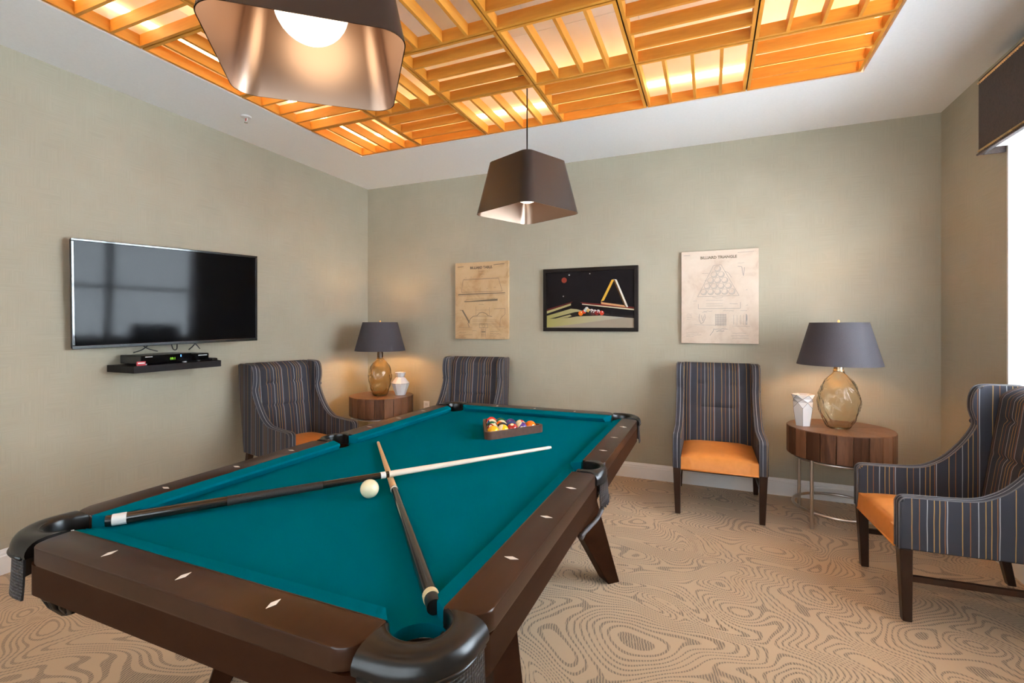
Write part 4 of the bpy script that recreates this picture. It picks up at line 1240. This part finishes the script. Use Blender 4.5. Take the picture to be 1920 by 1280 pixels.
polyline(b, [(.14, h-.14), (.17, h-.145), (.175, h-.19), (.183, h-.22)], .004, y); polyline(b, [(.19, h-.15), (.182, h-.22)], .004, y)
for (sx_, sz_, ln) in ((-.25, .53, .04), (-.25, .545, .04), (-.25, .56, .04), (-.25, .575, .03), (-.255, .69, .10), (-.255, .705, .12), (-.255, .72, .06), (.10, .69, .10), (.09, .71, .13), (.10, .73, .12), (-.12, .505, .07), (.03, .505, .08), (-.13, .19, .05), (-.11, .25, .015), (.14, .115, .05), (.16, .505, .05), (-.20, .42, .03), (.2, .335, .012), (.2, .46, .015), (-.13, .515, .04)): squiggle(b, sx_, h-sz_, ln, y)
flat_line(b, (-.275, h-.032), (-.225, h-.032), .004, y); flat_line(b, (.14, h-.028), (.26, h-.024), .003, y)
obj('printed_drawing', b, M['ink2'], p2)
obj('printed_shading', shd, mat('pale_wash', (0.50, 0.42, 0.35), 0.8), p2)
# framed photograph
fx0, fx1, fz0, fz1 = 2.088, 2.968, 1.299, 1.888
pf = thing('framed_picture', 'black framed photograph of racked balls, between the two paper posters', 'picture', ((fx0+fx1)/2, -0.001, (fz0+fz1)/2))
w, h = (fx1-fx0)/2, (fz1-fz0)/2; fw = 0.034
for (a0, a1, c0, c1) in ((-w, w, h-fw, h), (-w, w, -h, -h+fw), (-w, -w+fw, -h+fw, h-fw), (w-fw, w, -h+fw, h-fw)):
    obj('frame_side', box(a0, a1, -0.032, 0, c0, c1, 0.003), M['frame_black'], pf)
def fmat(n, c, r=0.7): return mat('print_'+n, c, r, spec=0.12)
pw, ph = w-fw, h-fw
yb = -0.021
obj('backing', box(-pw, pw, -0.020, -0.004, -ph, ph), fmat('night', (0.012, 0.009, 0.010)), pf)
def U(px, pz): return (-pw+2*pw*px, -ph+2*ph*(1-pz))      # picture fractions, from the top left
def region(name, pts, m, lift, parent=pf):
    b = bmesh.new(); flat_poly(b, [U(*q) for q in pts], yb-lift); obj(name, b, m, parent)
pr_ = bpy.data.objects.new('print_group', None)
bpy.data.objects.remove(pr_)
def bed_mat():
    m = mat('print_bed', (0.4, 0.36, 0.14), 0.7, spec=0.12); t = NT(m); x, y_, z = t.sep(t.coord())
    f = t.math('MULTIPLY_ADD', x, 1.15, 0.5)
    t.color(t.ramp(f, [(0.05, (0.34, 0.30, 0.10)), (0.45, (0.42, 0.36, 0.20)), (0.95, (0.38, 0.35, 0.33))])); return m
region('printed_bed', [(0, .77), (.29, .65), (.36, .66), (.60, .74), (1.0, .82), (1.0, 1.0), (0, 1.0)], bed_mat(), 0.0002)
region('printed_shade', [(0, .745), (.29, .625), (.36, .66), (.60, .74), (.72, .765), (1, .79), (1, .835), (.60, .78), (.36, .67), (.29, .66), (0, .785)], fmat('shade', (0.018, 0.013, 0.013)), 0.0004)
region('printed_cushion', [(0, .70), (.29, .565), (.29, .60), (0, .745)], fmat('cushion', (0.42, 0.36, 0.16)), 0.0006)
region('printed_cushion', [(.40, .565), (1.0, .675), (1.0, .70), (.40, .585)], fmat('cushion_pale', (0.62, 0.55, 0.36)), 0.0006)
region('printed_rail', [(0, .665), (.29, .54), (.31, .53), (.31, .55), (0, .70)], fmat('rail', (0.10, 0.016, 0.014)), 0.0007)
region('printed_rail', [(.40, .545), (1.0, .645), (1.0, .678), (.40, .57)], fmat('rail_red', (0.16, 0.020, 0.015)), 0.0007)
region('printed_pocket', [(.295, .555), (.31, .535), (.38, .535), (.42, .56), (.42, .655), (.36, .665), (.30, .63)], fmat('pocket', (0.010, 0.007, 0.007)), 0.0008)
region('printed_shadow', [(.03, .84), (.34, .72), (.50, .70), (.66, .745), (.64, .785), (.36, .80), (.28, .82)], fmat('shadow', (0.022, 0.016, 0.012)), 0.0009)
region('printed_glow', [(.10, .838), (.28, .765), (.30, .79), (.25, .815)], bed_mat(), 0.001)
region('printed_wall_edge', [(0.0, 1.0), (0.30, .945), (1.0, .80), (1.0, 1.0)], fmat('floor', (0.33, 0.27, 0.20)), 0.0003)
balls = [(.405, .745, .033, (0.75, 0.16, 0.01)), (.445, .715, .028, (0.6, 0.05, 0.02)), (.475, .665, .026, (0.62, 0.58, 0.52)), (.46, .69, .026, (0.30, 0.42, 0.40)), (.495, .695, .026, (0.62, 0.40, 0.10)), (.53, .70, .026, (0.60, 0.55, 0.52)), (.52, .735, .03, (0.05, 0.03, 0.03)), (.565, .715, .028, (0.5, 0.42, 0.40)), (.545, .745, .03, (0.10, 0.03, 0.03)), (.605, .715, .026, (0.55, 0.50, 0.48)), (.59, .74, .03, (0.25, 0.02, 0.02)), (.645, .74, .031, (0.62, 0.06, 0.03))]
for i, (bx_, bz_, br_, bc_) in enumerate(balls):
    q = U(bx_, bz_); b = bmesh.new(); flat_poly(b, circle(q[0], q[1], br_*2*pw*.82, 18)[:-1], yb-0.0011-i*.00003); obj('printed_ball', b, fmat('ball', bc_), pf)
    b = bmesh.new(); flat_poly(b, circle(q[0]+.006, q[1]+.009, .005, 8)[:-1], yb-0.0016-i*.00003); obj('printed_glint', b, fmat('glint', (0.8, 0.75, 0.7)), pf)
for nm, pts, c in (('printed_triangle', [(.755, .165), (.785, .16), (.67, .525), (.635, .54)], (0.72, 0.40, 0.05)), ('printed_triangle', [(.775, .155), (.81, .165), (.925, .60), (.935, .645), (.90, .64)], (0.70, 0.62, 0.52)), ('printed_triangle', [(.775, .165), (.79, .17), (.905, .61), (.895, .625)], (0.62, 0.28, 0.05)), ('printed_triangle', [(.635, .545), (.66, .555), (.905, .615), (.925, .65), (.90, .645), (.64, .585)], (0.62, 0.30, 0.14))):
    region(nm, pts, fmat('triangle', c), 0.0014)
q = U(.21, .145); b = bmesh.new(); flat_poly(b, circle(q[0], q[1], .026, 16)[:-1], yb-0.001); obj('printed_lamp', b, fmat('red_lamp', (0.30, 0.05, 0.03)), pf)
for (a_, c_, r_) in ((.27, .055, .008), (.20, .435, .006), (.51, .045, .006)):
    q = U(a_, c_); b = bmesh.new(); flat_poly(b, circle(q[0], q[1], r_, 10)[:-1], yb-0.001); obj('printed_glint', b, fmat('spark', (0.55, 0.52, 0.50)), pf)
